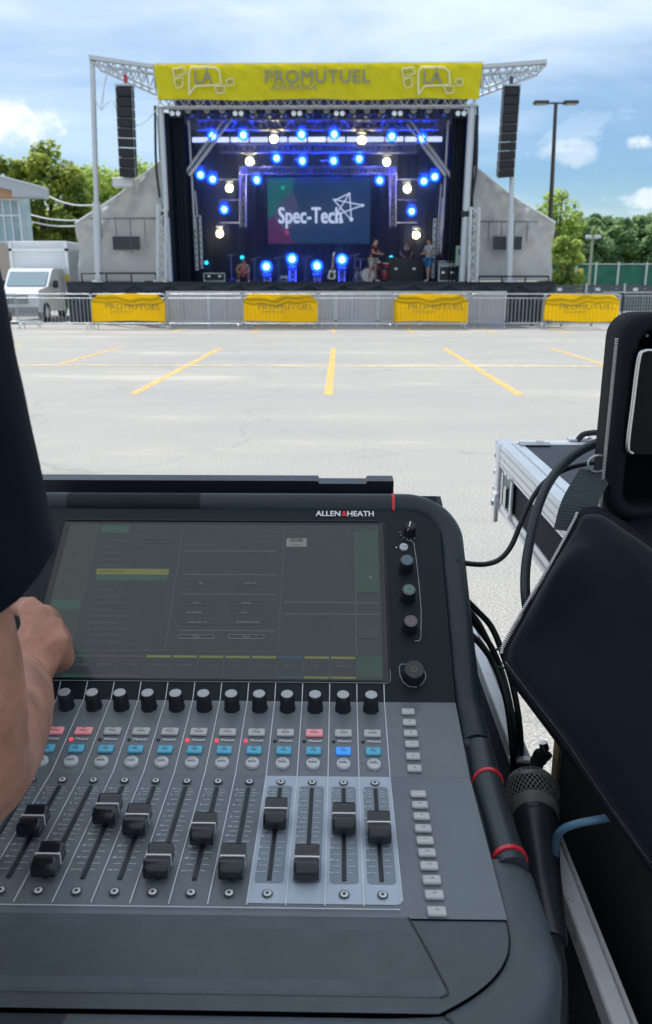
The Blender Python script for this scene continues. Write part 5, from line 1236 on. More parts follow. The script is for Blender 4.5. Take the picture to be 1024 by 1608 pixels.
# ---- rotary knobs
def fluted(mb, r0, r1, h, M, m, n=8):
    seg = n * 4; prof = [(r0 * 1.06, 0), (r0, h * .08), ((r0 + r1) / 2, h * .6), (r1, h * .93), (r1 * .86, h)]
    vs = []
    for j, (r, z) in enumerate(prof):
        for k in range(seg):
            a = 2 * math.pi * k / seg; rr = r * (1 - .055 * (.5 + .5 * math.cos(a * n)))
            vs.append((rr * math.cos(a), rr * math.sin(a), z))
    fs = [(i * seg + k, i * seg + (k + 1) % seg, (i + 1) * seg + (k + 1) % seg, (i + 1) * seg + k) for i in range(len(prof) - 1) for k in range(seg)]
    mb.add(vs, fs, m, True, M); mb.add(vs[-seg:], [list(range(seg))], m, False, M)
M2 = Matrix.Rotation(A2, 4, 'X'); M1 = Matrix.Rotation(A1, 4, 'X')
def knob(p, M, r, h, cap, name='rotary_knob', capr=.82):
    t = MB(); K = Matrix.Translation(p) @ M; fluted(t, r, r * .86, h, K, knob_m); kb = t.build(name, CON)
    c = MB(); seg = 8; rr = r * .86 * capr
    c.lathe([(rr * 1.08, h), (rr * 1.05, h + .0005), (rr * .8, h + .0009), (rr * .45, h + .0006), (rr * .1, h + .0004)], cap, seg * 2, K, smooth=False); c.build('knob_cap', kb)
    return kb
for i in range(12):
    xc = XE - (i + .5) * PITCHX; q = PF + T2 * (L2 - .0105)
    knob(V((xc - .0002, q.y, q.z)), M2, .0076, .0175, knob_top)
def soft(x, v, w_, l, h, m, name, label=None, P=PF, T=T2, Nn=N2, M=M2, tm=None, tsz=.0026, lb=None):
    q = P + T * v; o = MB(); K = Matrix.Translation((x, q.y, q.z)) @ M
    o.box((0, 0, h / 2), (w_, l, h), m, M=K, bev=.0014, smooth=True, seg=3)
    if label:
        for k, (s_, dy, sz) in enumerate(label): o.text(s_, V((x, q.y, q.z)) + T * dy + Nn * (h + .00015), X, T, sz, tm or ink_d, bold=.006)
    return tag(o.build(name, CON), lb)
def vkey(px, py): q = key(px, py); return (q - PF).dot(T2)
vm, vl, vx, vp = vkey(500, 1153), vkey(500, 1165), vkey(500, 1181), vkey(500, 1201)
for i in range(12):
    xc = XE - (i + .5) * PITCHX; red = i in (2, 10, 11)
    soft(xc, vm, .0158, .0092, .0030, key_r if red else key_w, 'mute_button', [('Mute', -.0006, .0034), ('chan', .0026, .0018)], lb='mute button glowing pink' if red else None)
    soft(xc, vx, .0136, .0092, .0030, key_bl if i == 1 else key_b, 'mix_button', [('Mix', -.0006, .0034), ('chan', .0026, .0018)], lb='mix button lit deep blue' if i == 1 else None)
    q = PF + T2 * vp; K = Matrix.Translation((xc, q.y, q.z)) @ M2
    o = MB(); o.lathe([(.0062, 0), (.0062, .0022), (.0056, .0030), (.0020, .0032)], key_rd, 26, K); o.text('PAFL', V((xc, q.y, q.z)) + N2 * .0034, X, T2, .0036, ink_d, bold=.01); o.text('chan', V((xc, q.y, q.z)) + N2 * .0034 + T2 * .0030, X, T2, .0016, ink_d); o.build('pafl_button', CON)
    q = PF + T2 * vl + N2 * .0005; lit_ = i in (4, 5, 6, 10) 
    o = MB(); o.lathe([(.0017, -.0004), (.0016, .0007), (.0006, .0010)], red_l if lit_ else ink_d, 12, Matrix.Translation(V((xc - .0088, q.y, q.z))) @ M2); tag(o.build('mute_lamp', CON), 'small mute lamp glowing red' if lit_ else None)
    o = MB(); o.text('Muted', V((xc + .001, q.y, q.z)) + N2 * .0006, X, T2, .0038, ink_w, bold=.03, wide=1.2); o.build('muted_lettering', CON)
for k, (px, py) in enumerate(((641, 1117), (643, 1134), (645, 1151), (647, 1168), (649, 1187), (651, 1206))):
    q = key(px, py - 1, .003); soft(q.x, (q - PF).dot(T2), .0126, .0078, .0034, key_w, 'soft_key', [(str(k + 1), -.0004, .003)])
for k, (px, py) in enumerate(((657, 1246), (659.5, 1263), (662, 1281), (664.5, 1300), (667.5, 1319), (670.5, 1338), (674, 1358.5), (678, 1380.5), (682, 1404), (686, 1430))):
    q = fad(px, py - 1, .003); q2 = V((q.x, q.y, PF.z)); o = MB(); o.box(q2 + V((0, 0, .0017)), (.0130, .0078, .0034), key_w, bev=.0014, smooth=True, seg=3); o.text(str(k + 7), q2 + V((0, 0, .0036)), X, (0, 1, 0), .003, ink_d); o.build('soft_key', CON)

# ---- faders
cap_m = mat('fader_cap', (.012, .015, .019), .22, coat=.3); cap_line = mat('fader_line', (.80, .82, .84), .4)
def fader(x, y):
    z0 = PF.z + .0045; t = MB(); w_ = .0088
    prof = [(-.0125, 0), (-.0128, .003), (-.0118, .0085), (-.0095, .0118), (-.0070, .0120), (-.0035, .0100), (0, .0092), (.0035, .0098), (.0080, .0122), (.0102, .0122), (.0120, .009), (.0128, .003), (.0125, 0)]
    n = len(prof); vs = []
    lay = [(-w_, .93), (-w_ + .0007, .985), (-w_ + .002, 1), (w_ - .002, 1), (w_ - .0007, .985), (w_, .93)]
    for dx, s in lay: vs += [(x + dx, y + a * s, z0 + b * s) for a, b in prof]
    t.add(vs, [(j * n + k, j * n + k + 1, (j + 1) * n + k + 1, (j + 1) * n + k) for j in range(len(lay) - 1) for k in range(n - 1)], cap_m, True)
    t.add(vs[:n], [list(range(n))], cap_m); t.add(vs[-n:], [list(range(n))[::-1]], cap_m)
    t.box((x, y, PF.z + .003), (.0016, .008, .005), black_plastic); f = t.build('fader', CON)
    l = MB(); l.box((x, y, z0 + .0096), (2 * w_ + .0002, .0011, .0010), cap_line)
    for s in (-1, 1): l.box((x + s * (w_ + .00005), y, z0 + .0050), (.0004, .0011, .0085), cap_line)
    l.build('pointer_line', f)
for i, (px, py) in enumerate(((594.6, 1290), (540, 1276.5), (482, 1370), (434.5, 1268.5), (364, 1368), (323, 1292), (246.5, 1367), (220, 1278), (173.5, 1261.5), (70, 1366), (59.6, 1280), (10, 1330))):
    slot = {0: 0, 1: 1, 2: 2, 3: 3, 4: 4, 5: 5, 6: 6, 7: 7, 8: 8, 9: 9, 10: 10, 11: 11}[i]
    q = fad(px, py, .0145); fader(XE - (slot + .5) * PITCHX, min(.566, max(.476, q.y)))

# ---- right hand controls on the screen panel
def on1(px, py, h=.0): return scr(px, py, h)
line_m = mat('silk_line', (.38, .42, .44), .5)
def tline(pts, name='panel_line', r=.0004):
    o = MB(); o.tube([on1(*p, .0008) for p in pts], r, line_m, 5); return o
o = tline([(640, 849), (646, 849), (650, 853), (654, 880), (659, 925), (661.5, 960), (661, 1000), (659, 1006), (651, 1006.5)]); 
o.tube([on1(*p, .0008) for p in [(637, 1043), (630, 1043), (627, 1047), (628, 1060), (633, 1071), (642, 1078), (653, 1079), (663, 1074), (669, 1064), (667, 1055), (663, 1050)]], .0004, line_m, 5)
c0 = on1(643, 836)
for k in range(11):
    a = R(225 - k * 27 + 0) if False else R(-60 - k * 24)
    if k in (0, 10) or 1 <= k <= 9:
        d_ = X * math.cos(a) + T1 * math.sin(a)
        if math.sin(a) < .35: o.tube([c0 + d_ * .0092 + N1 * .0008, c0 + d_ * .0118 + N1 * .0008], .0004, line_m, 4)
o.build('panel_lines', CON)
kb = knob(on1(643, 838), M1, .0072, .015, knob_m, 'level_knob')
p0 = MB(); Kp = Matrix.Translation(on1(643, 838)) @ M1; p0.box((-.001, .0012, .0163), (.0012, .0075, .0006), ink_w, M=Kp @ Matrix.Rotation(R(-14), 4, 'Z')); p0.box((-.0028, -.0050, .0095), (.0011, .0009, .012), ink_w, M=Kp); p0.build('pointer', kb)
q = on1(634, 860); o = MB(); o.lathe([(.0047, 0), (.0047, .002), (.004, .0028), (.001, .003)], key_rd, 22, Matrix.Translation(q) @ M1); o.text('Track', q + N1 * .0031, X, T1, .0028, ink_d, bold=.01); o.build('round_button', CON)
q = on1(622.5, 860); o = MB(); o.lathe([(.0008, 0), (.0008, .0008)], cap_line, 8, Matrix.Translation(q) @ M1); o.build('status_lamp', CON)
for (px, py), c, nm_ in (((637.5, 893), (.03, .16, .40), 'blue'), ((640.5, 939), (.02, .30, .18), 'green'), ((643.5, 988), (.25, .04, .09), 'red')):
    kb = knob(on1(px, py), M1, .0080, .0165, mat('cap_' + nm_, c, .3, emit=c, estr=.25), 'colour_knob', .62)
    o = MB(); Kk = Matrix.Translation(on1(px, py)) @ M1; o.lathe([(.0068, .0166), (.0066, .0171), (.0048, .0173)], mat('cap_rim', (.10, .12, .12), .35), 16, Kk, smooth=False); o.build('cap_ring', kb)
kb = knob(on1(648.5, 1063), M1, .0112, .0165, mat('cap_amber', (.28, .14, .05), .3), 'value_knob', .32)
o = MB(); Kk = Matrix.Translation(on1(648.5, 1063)) @ M1; o.lathe([(.0096, .0166), (.0092, .0172), (.004, .0173)], mat('cap_dark', (.02, .03, .035), .3), 24, Kk, smooth=False); o.build('cap_ring', kb)

# ---- rear connector shelf of the console
def rear():
    zt = at(300, 750, .985).z; x1 = at(617, 760, .985).x; xa, xb = at(499, 755, .985).x, at(577, 755, .985).x
    o = MB(); dk_ = mat('shelf_black', (.010, .012, .022), .35)
    o.prism([(-.42, 1.02), (x1, 1.02), (x1, zt), (xb, zt), (xb - .002, zt - .0035), (xa + .002, zt - .0035), (xa, zt), (-.42, zt)], .97, 1.0, dk_); o.build('rear_shelf', CON)
rear()
CON_FEET = MB()

# ================================================================== CASES, BAG, CABLES, MICROPHONE
carpet = mat('case_carpet', (.020, .022, .026), .95, bump=1.0, bscale=420, dist=.004, var=.5, vscale=300, col2=(.055, .062, .075))
def console_case():
    t = thing('console_case', 'open black carpeted road case with aluminium rails holding the console', 'road case', (-.13, .68, 0))
    o = MB(); x0, x1, y0, y1 = -.49, .196, .30, 1.12
    o.box(((x0 + x1) / 2, (y0 + y1) / 2, .90), (x1 - x0, y1 - y0, .04), carpet)
    o.build('tray_floor', t)
    o = MB()
    def wall(a, b, c, d, zt=.986): o.box(((a + b) / 2, (c + d) / 2, (zt + .55) / 2), (b - a, d - c, zt - .55), carpet)
    wall(x1, x1 + .014, y0, .665); wall(x1, x1 + .014, .765, y1); wall(x1, x1 + .0138, .665, .765, .88); wall(x0 - .014, x0, y0, y1); wall(x0 - .014, x1 + .014, y1, y1 + .014); wall(x0 - .014, x1 + .014, y0 - .014, y0, .93)
    o.build('side_wall', t)
    def rail(a, b, x):
        r = MB(); M = Matrix.Identity(4)
        pr = [(-.009, 0), (.017, 0), (.017, .016), (.0125, .017), (.0115, .011), (.0095, .0105), (.0085, .019), (-.0075, .020), (-.009, .018)]
        r.prism([(x + p * .76, .984 + q) for p, q in pr], a, b, alu); r.build('aluminium_rail', t)
    rail(.768, y1 + .01, x1 + .003); rail(y0, .660, x1 + .003)
    for y in (.71,):
        pass
    b = MB(); b.prism([(-.004, 0), (.022, 0), (.022, -.07), (.02, -.07), (.02, -.003), (-.004, -.003)], .7575, .766, alu, M=Matrix.Translation((x1 - .006, 0, 1.006))); b.prism([(.0, -.004), (.019, -.004), (.019, -.10), (.004, -.10)], .757, .7585, mat('bracket_dark', (.015, .03, .035), .4), M=Matrix.Translation((x1 - .006, 0, 1.006))); b.build('corner_bracket', t)
    for px_, py_ in ((x0 + .05, y0 + .06), (x1 - .05, y0 + .06), (x0 + .05, y1 - .06), (x1 - .05, y1 - .06)):
        l = MB(); l.tube([(px_, py_, 0), (px_, py_, .88)], .02, black_plastic, 10); l.build('support_leg', t)
    return t
console_case()
def flight_case():
    x0, x1, y0, y1, zb, zt = .268, .80, .80, 1.335, 1.135, 1.246
    t = thing('flight_case', 'shallow aluminium edged flight case lying behind the padded bag', 'flight case', ((x0 + x1) / 2, (y0 + y1) / 2, zb))
    ply = mat('case_laminate', (.035, .042, .055), .6, bump=.5, bscale=900, dist=.0006, var=.3, vscale=200, col2=(.07, .08, .095))
    o = MB(); o.box(((x0 + x1) / 2, (y0 + y1) / 2, (zb + zt) / 2), (x1 - x0 - .008, y1 - y0 - .008, zt - zb - .006), carpet); o.build('shell', t)
    o = MB(); o.box(((x0 + x1) / 2, (y0 + y1) / 2, zt - .0015), (x1 - x0 - .07, y1 - y0 - .06, .003), ply); o.build('top_panel', t)
    def L(a, b, c, d, name):   # extrusion of boxes
        o = MB(); o.box(((a[0] + b[0]) / 2, (a[1] + b[1]) / 2, (a[2] + b[2]) / 2), (abs(b[0] - a[0]), abs(b[1] - a[1]), abs(b[2] - a[2])), alu, bev=.0012)
        return o
    o = L((x0, y0, zt - .004), (x0 + .036, y1 - .03, zt + .001), 0, 0, ''); o.box((x0 + .0005, (y0 + y1) / 2 - .015, zt - .020), (.004, y1 - y0 - .03, .034), alu, bev=.001)
    for z in (-.008, -.020, -.031): o.box((x0 - .0018, (y0 + y1) / 2 - .015, zt + z), (.0012, y1 - y0 - .03, .0012), steel)
    o.box((x0 + .018, (y0 + y1) / 2 - .015, zt + .0014), (.001, y1 - y0 - .035, .001), steel)
    o.build('edge_profile', t)
    o = L((x0, y0, zb), (x0 + .004, y1 - .02, zb + .022), 0, 0, ''); o.box((x0 - .0014, (y0 + y1) / 2, zb + .011), (.0012, y1 - y0 - .04, .003), steel); o.build('edge_profile', t)
    o = L((x0 + .0365, y1 - .030, zt - .004), (x1, y1, zt + .0008), 0, 0, ''); o.box(((x0 + x1) / 2, y1 + .001, zt - .018), (x1 - x0, .004, .03), alu, bev=.001); o.build('edge_profile', t)
    o = L((x0 + .0365, y0, zt - .004), (x1, y0 + .030, zt + .0008), 0, 0, ''); o.box(((x0 + x1) / 2, y0 - .001, zt - .018), (x1 - x0, .004, .03), alu, bev=.001); o.build('edge_profile', t)
    # far left corner cap with rivets
    o = MB(); o.box((x0 + .010, y1 - .014, (zb + zt) / 2 + .003), (.030, .038, zt - zb + .002), alu, bev=.007, smooth=True, seg=3)
    for k in range(3):
        o.lathe([(.0034, 0), (.003, .0016), (.001, .002)], steel, 10, Matrix.Translation((x0 - .005, y1 - .012, zt - .022 - k * .028)) @ Matrix.Rotation(R(-90), 4, 'Y'))
    o.build('corner_cap', t)
    # recessed latch plate in the side face
    o = MB(); yy = y1 - .105
    o.box((x0 - .002, yy, zt - .035), (.004, .075, .008), alu, bev=.001); o.box((x0 - .002, yy, zt - .095), (.004, .075, .010), alu, bev=.001)
    for s in (-1, 1): o.box((x0 - .002, yy + s * .034, zt - .065), (.004, .009, .066), alu, bev=.001)
    for k in range(3): o.lathe([(.0030, 0), (.0026, .0014), (.001, .0018)], steel, 10, Matrix.Translation((x0 - .004, yy - .025 + k * .025, zt - .035)) @ Matrix.Rotation(R(-90), 4, 'Y'))
    l = o.build('latch', t); o = MB(); o.box((x0 - .001, yy, zt - .066), (.003, .058, .052), mat('latch_green', (.03, .10, .09), .3, .6)); o.box((x0 - .004, yy, zt - .07), (.004, .018, .034), chrome, bev=.002); o.build('latch_dish', l)
    o = MB(); o.box((x0 - .004, y1 - .030, zb + .004), (.008, .022, .050), alu, bev=.003); o.lathe([(.006, 0), (.006, .003), (.003, .004)], steel, 14, Matrix.Translation((x0 - .008, y1 - .030, zb + .012)) @ Matrix.Rotation(R(-90), 4, 'Y')); o.build('hinge', t)
    for (px, py) in ((840, 697), (915, 690)):
        q = onz(px, py, zt + .003); o = MB(); o.box(q, (.050, .022, .004), steel, bev=.002, smooth=True); o.lathe([(.008, 0), (.007, .003), (.002, .004)], steel, 12, Matrix.Translation(q + V((.008, 0, .001)))); o.build('corner_brace', t)
    o = MB(); q = onz(925, 692, zt + .002); o.tube(bez([q + V((-.02, 0, 0)), q + V((0, -.005, .014)), q + V((.10, -.005, .014)), q + V((.12, 0, 0))], 5), .005, black_plastic, 8); o.build('carry_handle', t)
    s = thing('support_crate', 'dark crate under the shallow flight case, mostly hidden behind the padded bag', 'crate', (.6, 1.05, 0))
    o = MB(); o.box((.615, 1.04, .5675), (.37, .42, 1.135 - .002), carpet, bev=.004); o.build('crate_body', s)
    o = MB()
    for x in (.432, .798):
        for y in (.832, 1.248): o.box((x, y, .567), (.03, .03, 1.12), alu, bev=.002)
    o.build('corner_trim', s)
flight_case()
def side_crate():
    t = thing('equipment_crate', 'dark open crate with raw plywood edge under the padded bag', 'crate', (.5, .55, 0))
    xl, yf = .237, .765; dark = mat('crate_dark', (.008, .009, .013), .9); wood = mat('plywood_edge', (.42, .30, .17), .7, var=.3, vscale=40, bump=.3, bscale=120); wood2 = mat('plywood_face', (.14, .11, .085), .75, var=.3, vscale=30)
    o = MB(); o.box((.566, .501, .545), (.65, .52, 1.09), dark); o.build('crate_body', t)
    o = MB(); o.box((xl, yf, .53), (.004, .010, 1.06), wood); o.box((xl + .006, yf - .002, .53), (.010, .011, 1.06), wood2); o.build('plywood_edge', t)
side_crate()
navy = mat('bag_fabric', (.0032, .0070, .0125), .9, spec=.15, sheen=.10, bump=.35, bscale=1500, dist=.0003, var=.12, vscale=18)
navy2 = mat('bag_binding', (.002, .004, .008), .7, spec=.25, bump=.5, bscale=1800, dist=.0003); teeth_m = mat('zip_teeth', (.55, .56, .58), .35, .8); mesh_dark = mat('bag_lining', (.002, .003, .005), .9, spec=.1)
def bag():
    t = thing('padded_bag', 'open black padded equipment bag with metal zip standing at the right', 'bag', (.42, .72, 1.09))
    # upright shell
    Yb = .80; x0, z1 = at(969, 640, Yb).x, at(985, 492, Yb).z; x1, z0 = .66, 1.262; r = .024
    def rr(x0, x1, z0, z1, r, y, n=6):
        p = []
        for cx, cz, a0 in ((x1 - r, z1 - r, 0), (x0 + r, z1 - r, 90), (x0 + r, z0 + r, 180), (x1 - r, z0 + r, 270)):
            for k in range(n + 1): a = R(a0 + 90 * k / n); p.append(V((cx + r * math.cos(a), y, cz + r * math.sin(a))))
        return p
    o = MB(); rings = [rr(x0, x1, z0, z1, r, Yb + .055), rr(x0 - .001, x1, z0, z1 + .001, r, Yb + .03), rr(x0, x1, z0, z1, r, Yb + .006), rr(x0 + .004, x1 - .004, z0 + .004, z1 - .004, r, Yb), rr(x0 + .012, x1 - .012, z0 + .012, z1 - .012, r * .8, Yb), rr(x0 + .016, x1 - .016, z0 + .016, z1 - .016, r * .7, Yb + .004), rr(x0 + .018, x1 - .018, z0 + .018, z1 - .018, r * .6, Yb + .040)]
    n = len(rings[0]); vs = [q for g in rings for q in g]
    o.add(vs, [(j * n + k, j * n + (k + 1) % n, (j + 1) * n + (k + 1) % n, (j + 1) * n + k) for j in range(len(rings) - 1) for k in range(n)], navy2, True)
    o.add(rings[0], [list(range(n))], navy2); o.add(rings[-1], [list(range(n))], mesh_dark); sh = o.build('upright_shell', t)
    o = MB()     # zip teeth along the left side and top of the shell
    P = rr(x0 - .003, x1, z0, z1 + .003, r, Yb + .012, 10); path = [V((x0 - .0030, Yb + .012, z0 + .012)), V((x0 - .0030, Yb + .012, z1 - r))] 
    def teeth(mb, path, step=.0023, size=(.0026, .0028, .0012), side=V((0, 0, 0))):
        acc = 0.0
        for a, b in zip(path[:-1], path[1:]):
            L = (b - a).length; d = (b - a).normalized() if L > 0 else V((0, 0, 1)); s = acc
            while s < L:
                p = a + d * s; M = Matrix.Translation(p) @ d.to_track_quat('Z', 'Y').to_matrix().to_4x4(); mb.box((0, 0, 0), size, teeth_m, M=M); s += step
            acc = s - L
    teeth(o, path); o.build('zip_teeth', sh)
    # device held in the shell with a bright metal edge
    o = MB(); dx0 = at(988, 640, Yb).x; dz1 = at(990, 549, Yb).z; dz0 = at(985, 712, Yb).z; pr = rr(dx0, x1 - .03, dz0, dz1, .008, 0, 4)
    o.prism([(q.x, q.z) for q in pr], Yb - .004, Yb + .038, mat('device_black', (.003, .004, .006), .5, spec=.2)); dv = o.build('device_tray', t)
    o = MB(); q = [V((p.x, Yb - .004, p.z)) for p in pr]; e = q[7:13]
    ed = bez([V((dx0 + .016, Yb - .003, dz1 - .0006)), V((dx0 + .007, Yb - .005, dz1 - .001)), V((dx0 + .0022, Yb - .006, dz1 - .008)), V((dx0 + .001, Yb - .006, (dz0 + dz1) / 2)), V((dx0 + .0005, Yb - .006, dz0 + .008)), V((dx0 + .006, Yb - .005, dz0 + .001))], 6)
    o.tube(ed, .0027, chrome, 10, flat=.8); o.build('bright_edge', dv)
    o = MB(); q = at(1016, 527, Yb + .03); o.lathe([(.002, 0), (.0015, .001), (.0003, .0012)], steel, 8, Matrix.Translation(q) @ Matrix.Rotation(R(90), 4, 'X')); o.build('snap_stud', sh)
    # folded base between shell and flap
    o = MB(); o.box((.47, .775, 1.205), (.37, .11, .125), navy2, bev=.03, smooth=True, seg=4); o.build('base_gusset', t)
    # front flap, a puffed padded panel
    A_, B_, C_ = ondist(922, 792, .80), ondist(786, 1034, .715), ondist(1044, 1402, .56); nn = (B_ - A_).cross(C_ - A_).normalized()
    if nn.dot(EYE - A_) < 0: nn = -nn
    def onpl(px, py):
        d = ray(px, py); return EYE + d * (nn.dot(A_ - EYE) / nn.dot(d))
    out_px = [(903, 818), (912, 799), (930, 794), (950, 798), (985, 822), (1024, 850), (1075, 895), (1120, 950), (1140, 1060), (1120, 1200), (1085, 1330), (1060, 1385), (1035, 1385), (1010, 1352), (955, 1270), (890, 1175), (830, 1095), (800, 1056), (791, 1040), (790, 1022), (800, 1000), (830, 948), (870, 880)]
    O = [onpl(*p) for p in out_px]; O = bez(O + [O[0]], 4)[:-1]; cen = onpl(960, 1080)
    # keep the off-frame part compact
    def pillow(out, cen, rings, m, mb, h0=0.0):
        n = len(out); vs = []
        for s, h in rings:
            for q in out: vs.append(cen.lerp(q, s) + nn * (h + h0))
        mb.add(vs, [(j * n + k, j * n + (k + 1) % n, (j + 1) * n + (k + 1) % n, (j + 1) * n + k) for j in range(len(rings) - 1) for k in range(n)], m, True)
        mb.add(vs[-n:], [list(range(n))], m, True)
    o = MB(); rg = [(1.0, -.022), (1.0, -.004), (.995, 0), (.95, .001)]
    pillow(O, cen, rg, navy2, o); f = o.build('front_flap', t)
    o = MB(); n = len(O); vs = []; rs = [(.955, -.002), (.94, .006), (.90, .011)] + [(.87 - .03 * k, .013 + .004 * min(1, k / 8)) for k in range(28)]
    fold0, fold1 = onpl(845, 995), onpl(905, 890)
    def foldh(q):
        d = fold1 - fold0; tt = max(0, min(1, (q - fold0).dot(d) / d.dot(d))); c = fold0 + d * tt; dd = (q - c).length
        return .020 * math.exp(-(dd / .012) ** 2) * math.sin(math.pi * (.15 + .7 * tt)) + .009 * noise.noise(q * 9) + .0016 * noise.noise(q * 34) + .004 * max(0, noise.noise(V((q.x * 30 + q.z * 20, q.y * 9, q.z * 6)))) ** 2
    for s, h in rs:
        for q in O: p = cen.lerp(q, s); vs.append(p + nn * (h + foldh(p)))
    o.add(vs, [(j * n + k, j * n + (k + 1) % n, (j + 1) * n + (k + 1) % n, (j + 1) * n + k) for j in range(len(rs) - 1) for k in range(n)], navy, True); o.add(vs[-n:], [list(range(n))], navy, True); o.build('padding', f)
    o = MB(); pth = [q + nn * .001 - (cen - q).normalized() * .0010 for q in O[75:92] + [O[0], O[2]]]; teeth(o, pth)
    o.build('zip_teeth', f)
    o = MB(); pth = bez([onpl(790, 1042), onpl(832, 1100), onpl(892, 1180), onpl(955, 1270), onpl(1024, 1366)], 10); pth = [q + nn * .003 + (cen - q).normalized() * .003 for q in pth]; teeth(o, pth, .0019, (.0010, .0012, .0009)); o.build('seam_stitching', f)
    o = MB()
    for off in (.0, .006): o.tube([q + (cen - q).normalized() * (off - .003) for q in pth], .0011, navy2, 6)
    o.build('piping', f)
    # ribbed webbing strap with its metal ring
    o = MB(); a, b = ondist(938, 738, .84), ondist(897, 835, .80); sd = V((.016, -.008, 0)); pts = bez([a, a.lerp(b, .5) + V((-.006, -.004, 0)), b], 20)
    for k in range(len(pts) - 1):
        p, q = pts[k], pts[k + 1]; h = .0012 * (k % 2); o.add([p - sd + V((0, -h, 0)), p + sd + V((0, -h, 0)), q + sd + V((0, -.0012 + h, 0)), q - sd + V((0, -.0012 + h, 0))], [(0, 1, 2, 3)], mat('webbing', (.03, .045, .055), .8))
    st = o.build('webbing_strap', t); o = MB(); c = ondist(940, 728, .835); o.tube([c + V((.011 * math.cos(R(k * 24)), 0, .009 * math.sin(R(k * 24)))) for k in range(16)], .0014, steel, 6); o.build('metal_ring', st)
bag()
# cables
rub = mat('cable_rubber', (.022, .036, .046), .42); rub2 = mat('cable_black', (.010, .012, .014), .4)
def cable(name, label, pts, r, m, cat='cable'):
    o = MB(); o.tube(bez([ondist(*p) for p in pts], 8), r, m, 12); return tag(o.build(name), label, cat)
cable('power_cable', 'thick blue grey cable arching from the padded bag down behind its zip', [(985, 684, .90), (948, 692, .90), (908, 710, .89), (873, 742, .88), (849, 785, .86), (833, 845, .85), (825, 900, .84), (827, 950, .83), (840, 1010, .84), (850, 1100, .90)], .0052, rub)
cable('signal_cable', 'thin black cable running from the console rim up over the flight case', [(715, 880, .86), (735, 885, .87), (762, 886, .885), (785, 878, .90), (803, 857, .905), (818, 822, .905), (838, 780, .90), (862, 752, .895), (900, 733, .90), (950, 724, .92), (985, 722, .93)], .0030, rub2)
for i, (lab, pts) in enumerate([('outermost black cable of the bundle between console and case rail', [(728, 938, .84), (748, 958, .86), (772, 985, .87), (790, 1028, .87), (806, 1080, .87), (816, 1140, .87), (818, 1200, .88), (812, 1290, .93)]),
          ('middle black cable of the bundle between console and case rail', [(730, 962, .84), (752, 988, .85), (774, 1020, .86), (790, 1060, .86), (802, 1110, .86), (811, 1170, .86), (809, 1260, .92)]),
          ('lower black cable of the bundle between console and case rail', [(732, 990, .83), (755, 1012, .84), (775, 1042, .85), (791, 1085, .85), (800, 1130, .85), (806, 1200, .86), (803, 1260, .92)]),
          ('innermost black cable of the bundle, lying closest to the console rim', [(728, 950, .83), (750, 976, .84), (768, 1010, .85), (784, 1044, .86), (798, 1095, .86), (808, 1160, .87), (806, 1260, .93)])]):
    cable('signal_cable', lab, pts, .0034 - .0003 * (i % 2), rub2)
o = MB(); q = ondist(790, 1033, .855); o.tube([q + V((.012 * math.cos(R(k * 30)), .004 * math.sin(R(k * 30)), .010 * math.sin(R(k * 30)))) for k in range(13)], .0014, mat('tie_teal', (.03, .10, .11), .4), 6)
tag(o.build('cable_tie'), 'dark teal tie round the cable bundle beside the bag corner', 'cable tie')
cable('data_cable', 'pale blue cable bridging from the case rail to the padded bag', [(872, 1352, .69), (873, 1322, .67), (882, 1304, .655), (905, 1294, .645), (935, 1288, .64), (965, 1283, .64), (1010, 1278, .64)], .0032, mat('cable_blue', (.10, .22, .33), .35))
def clamp():
    t = thing('cable_clamp', 'dark paddle shaped clamp with bright metal tip beyond the microphone', 'clamp', ondist(850, 1200, .86)); dkk = mat('clamp_dark', (.02, .045, .055), .4)
    a, b, c, d = ondist(838, 1222, .86), ondist(845, 1196, .86), ondist(856, 1180, .855), ondist(853, 1166, .85)
    o = MB(); o.tube(bez([a, b, c], 6), [.006] * 3 + [.008] * 3 + [.010] * 3 + [.011] * 3 + [.009], dkk, 12, flat=.4, up=V((0, 1, .5))); o.build('paddle', t)
    o = MB(); o.tube([c.lerp(d, .2), d], [.0052, .0048], chrome, 10, flat=.6, up=V((0, 1, .5))); o.build('metal_tip', t)
clamp()
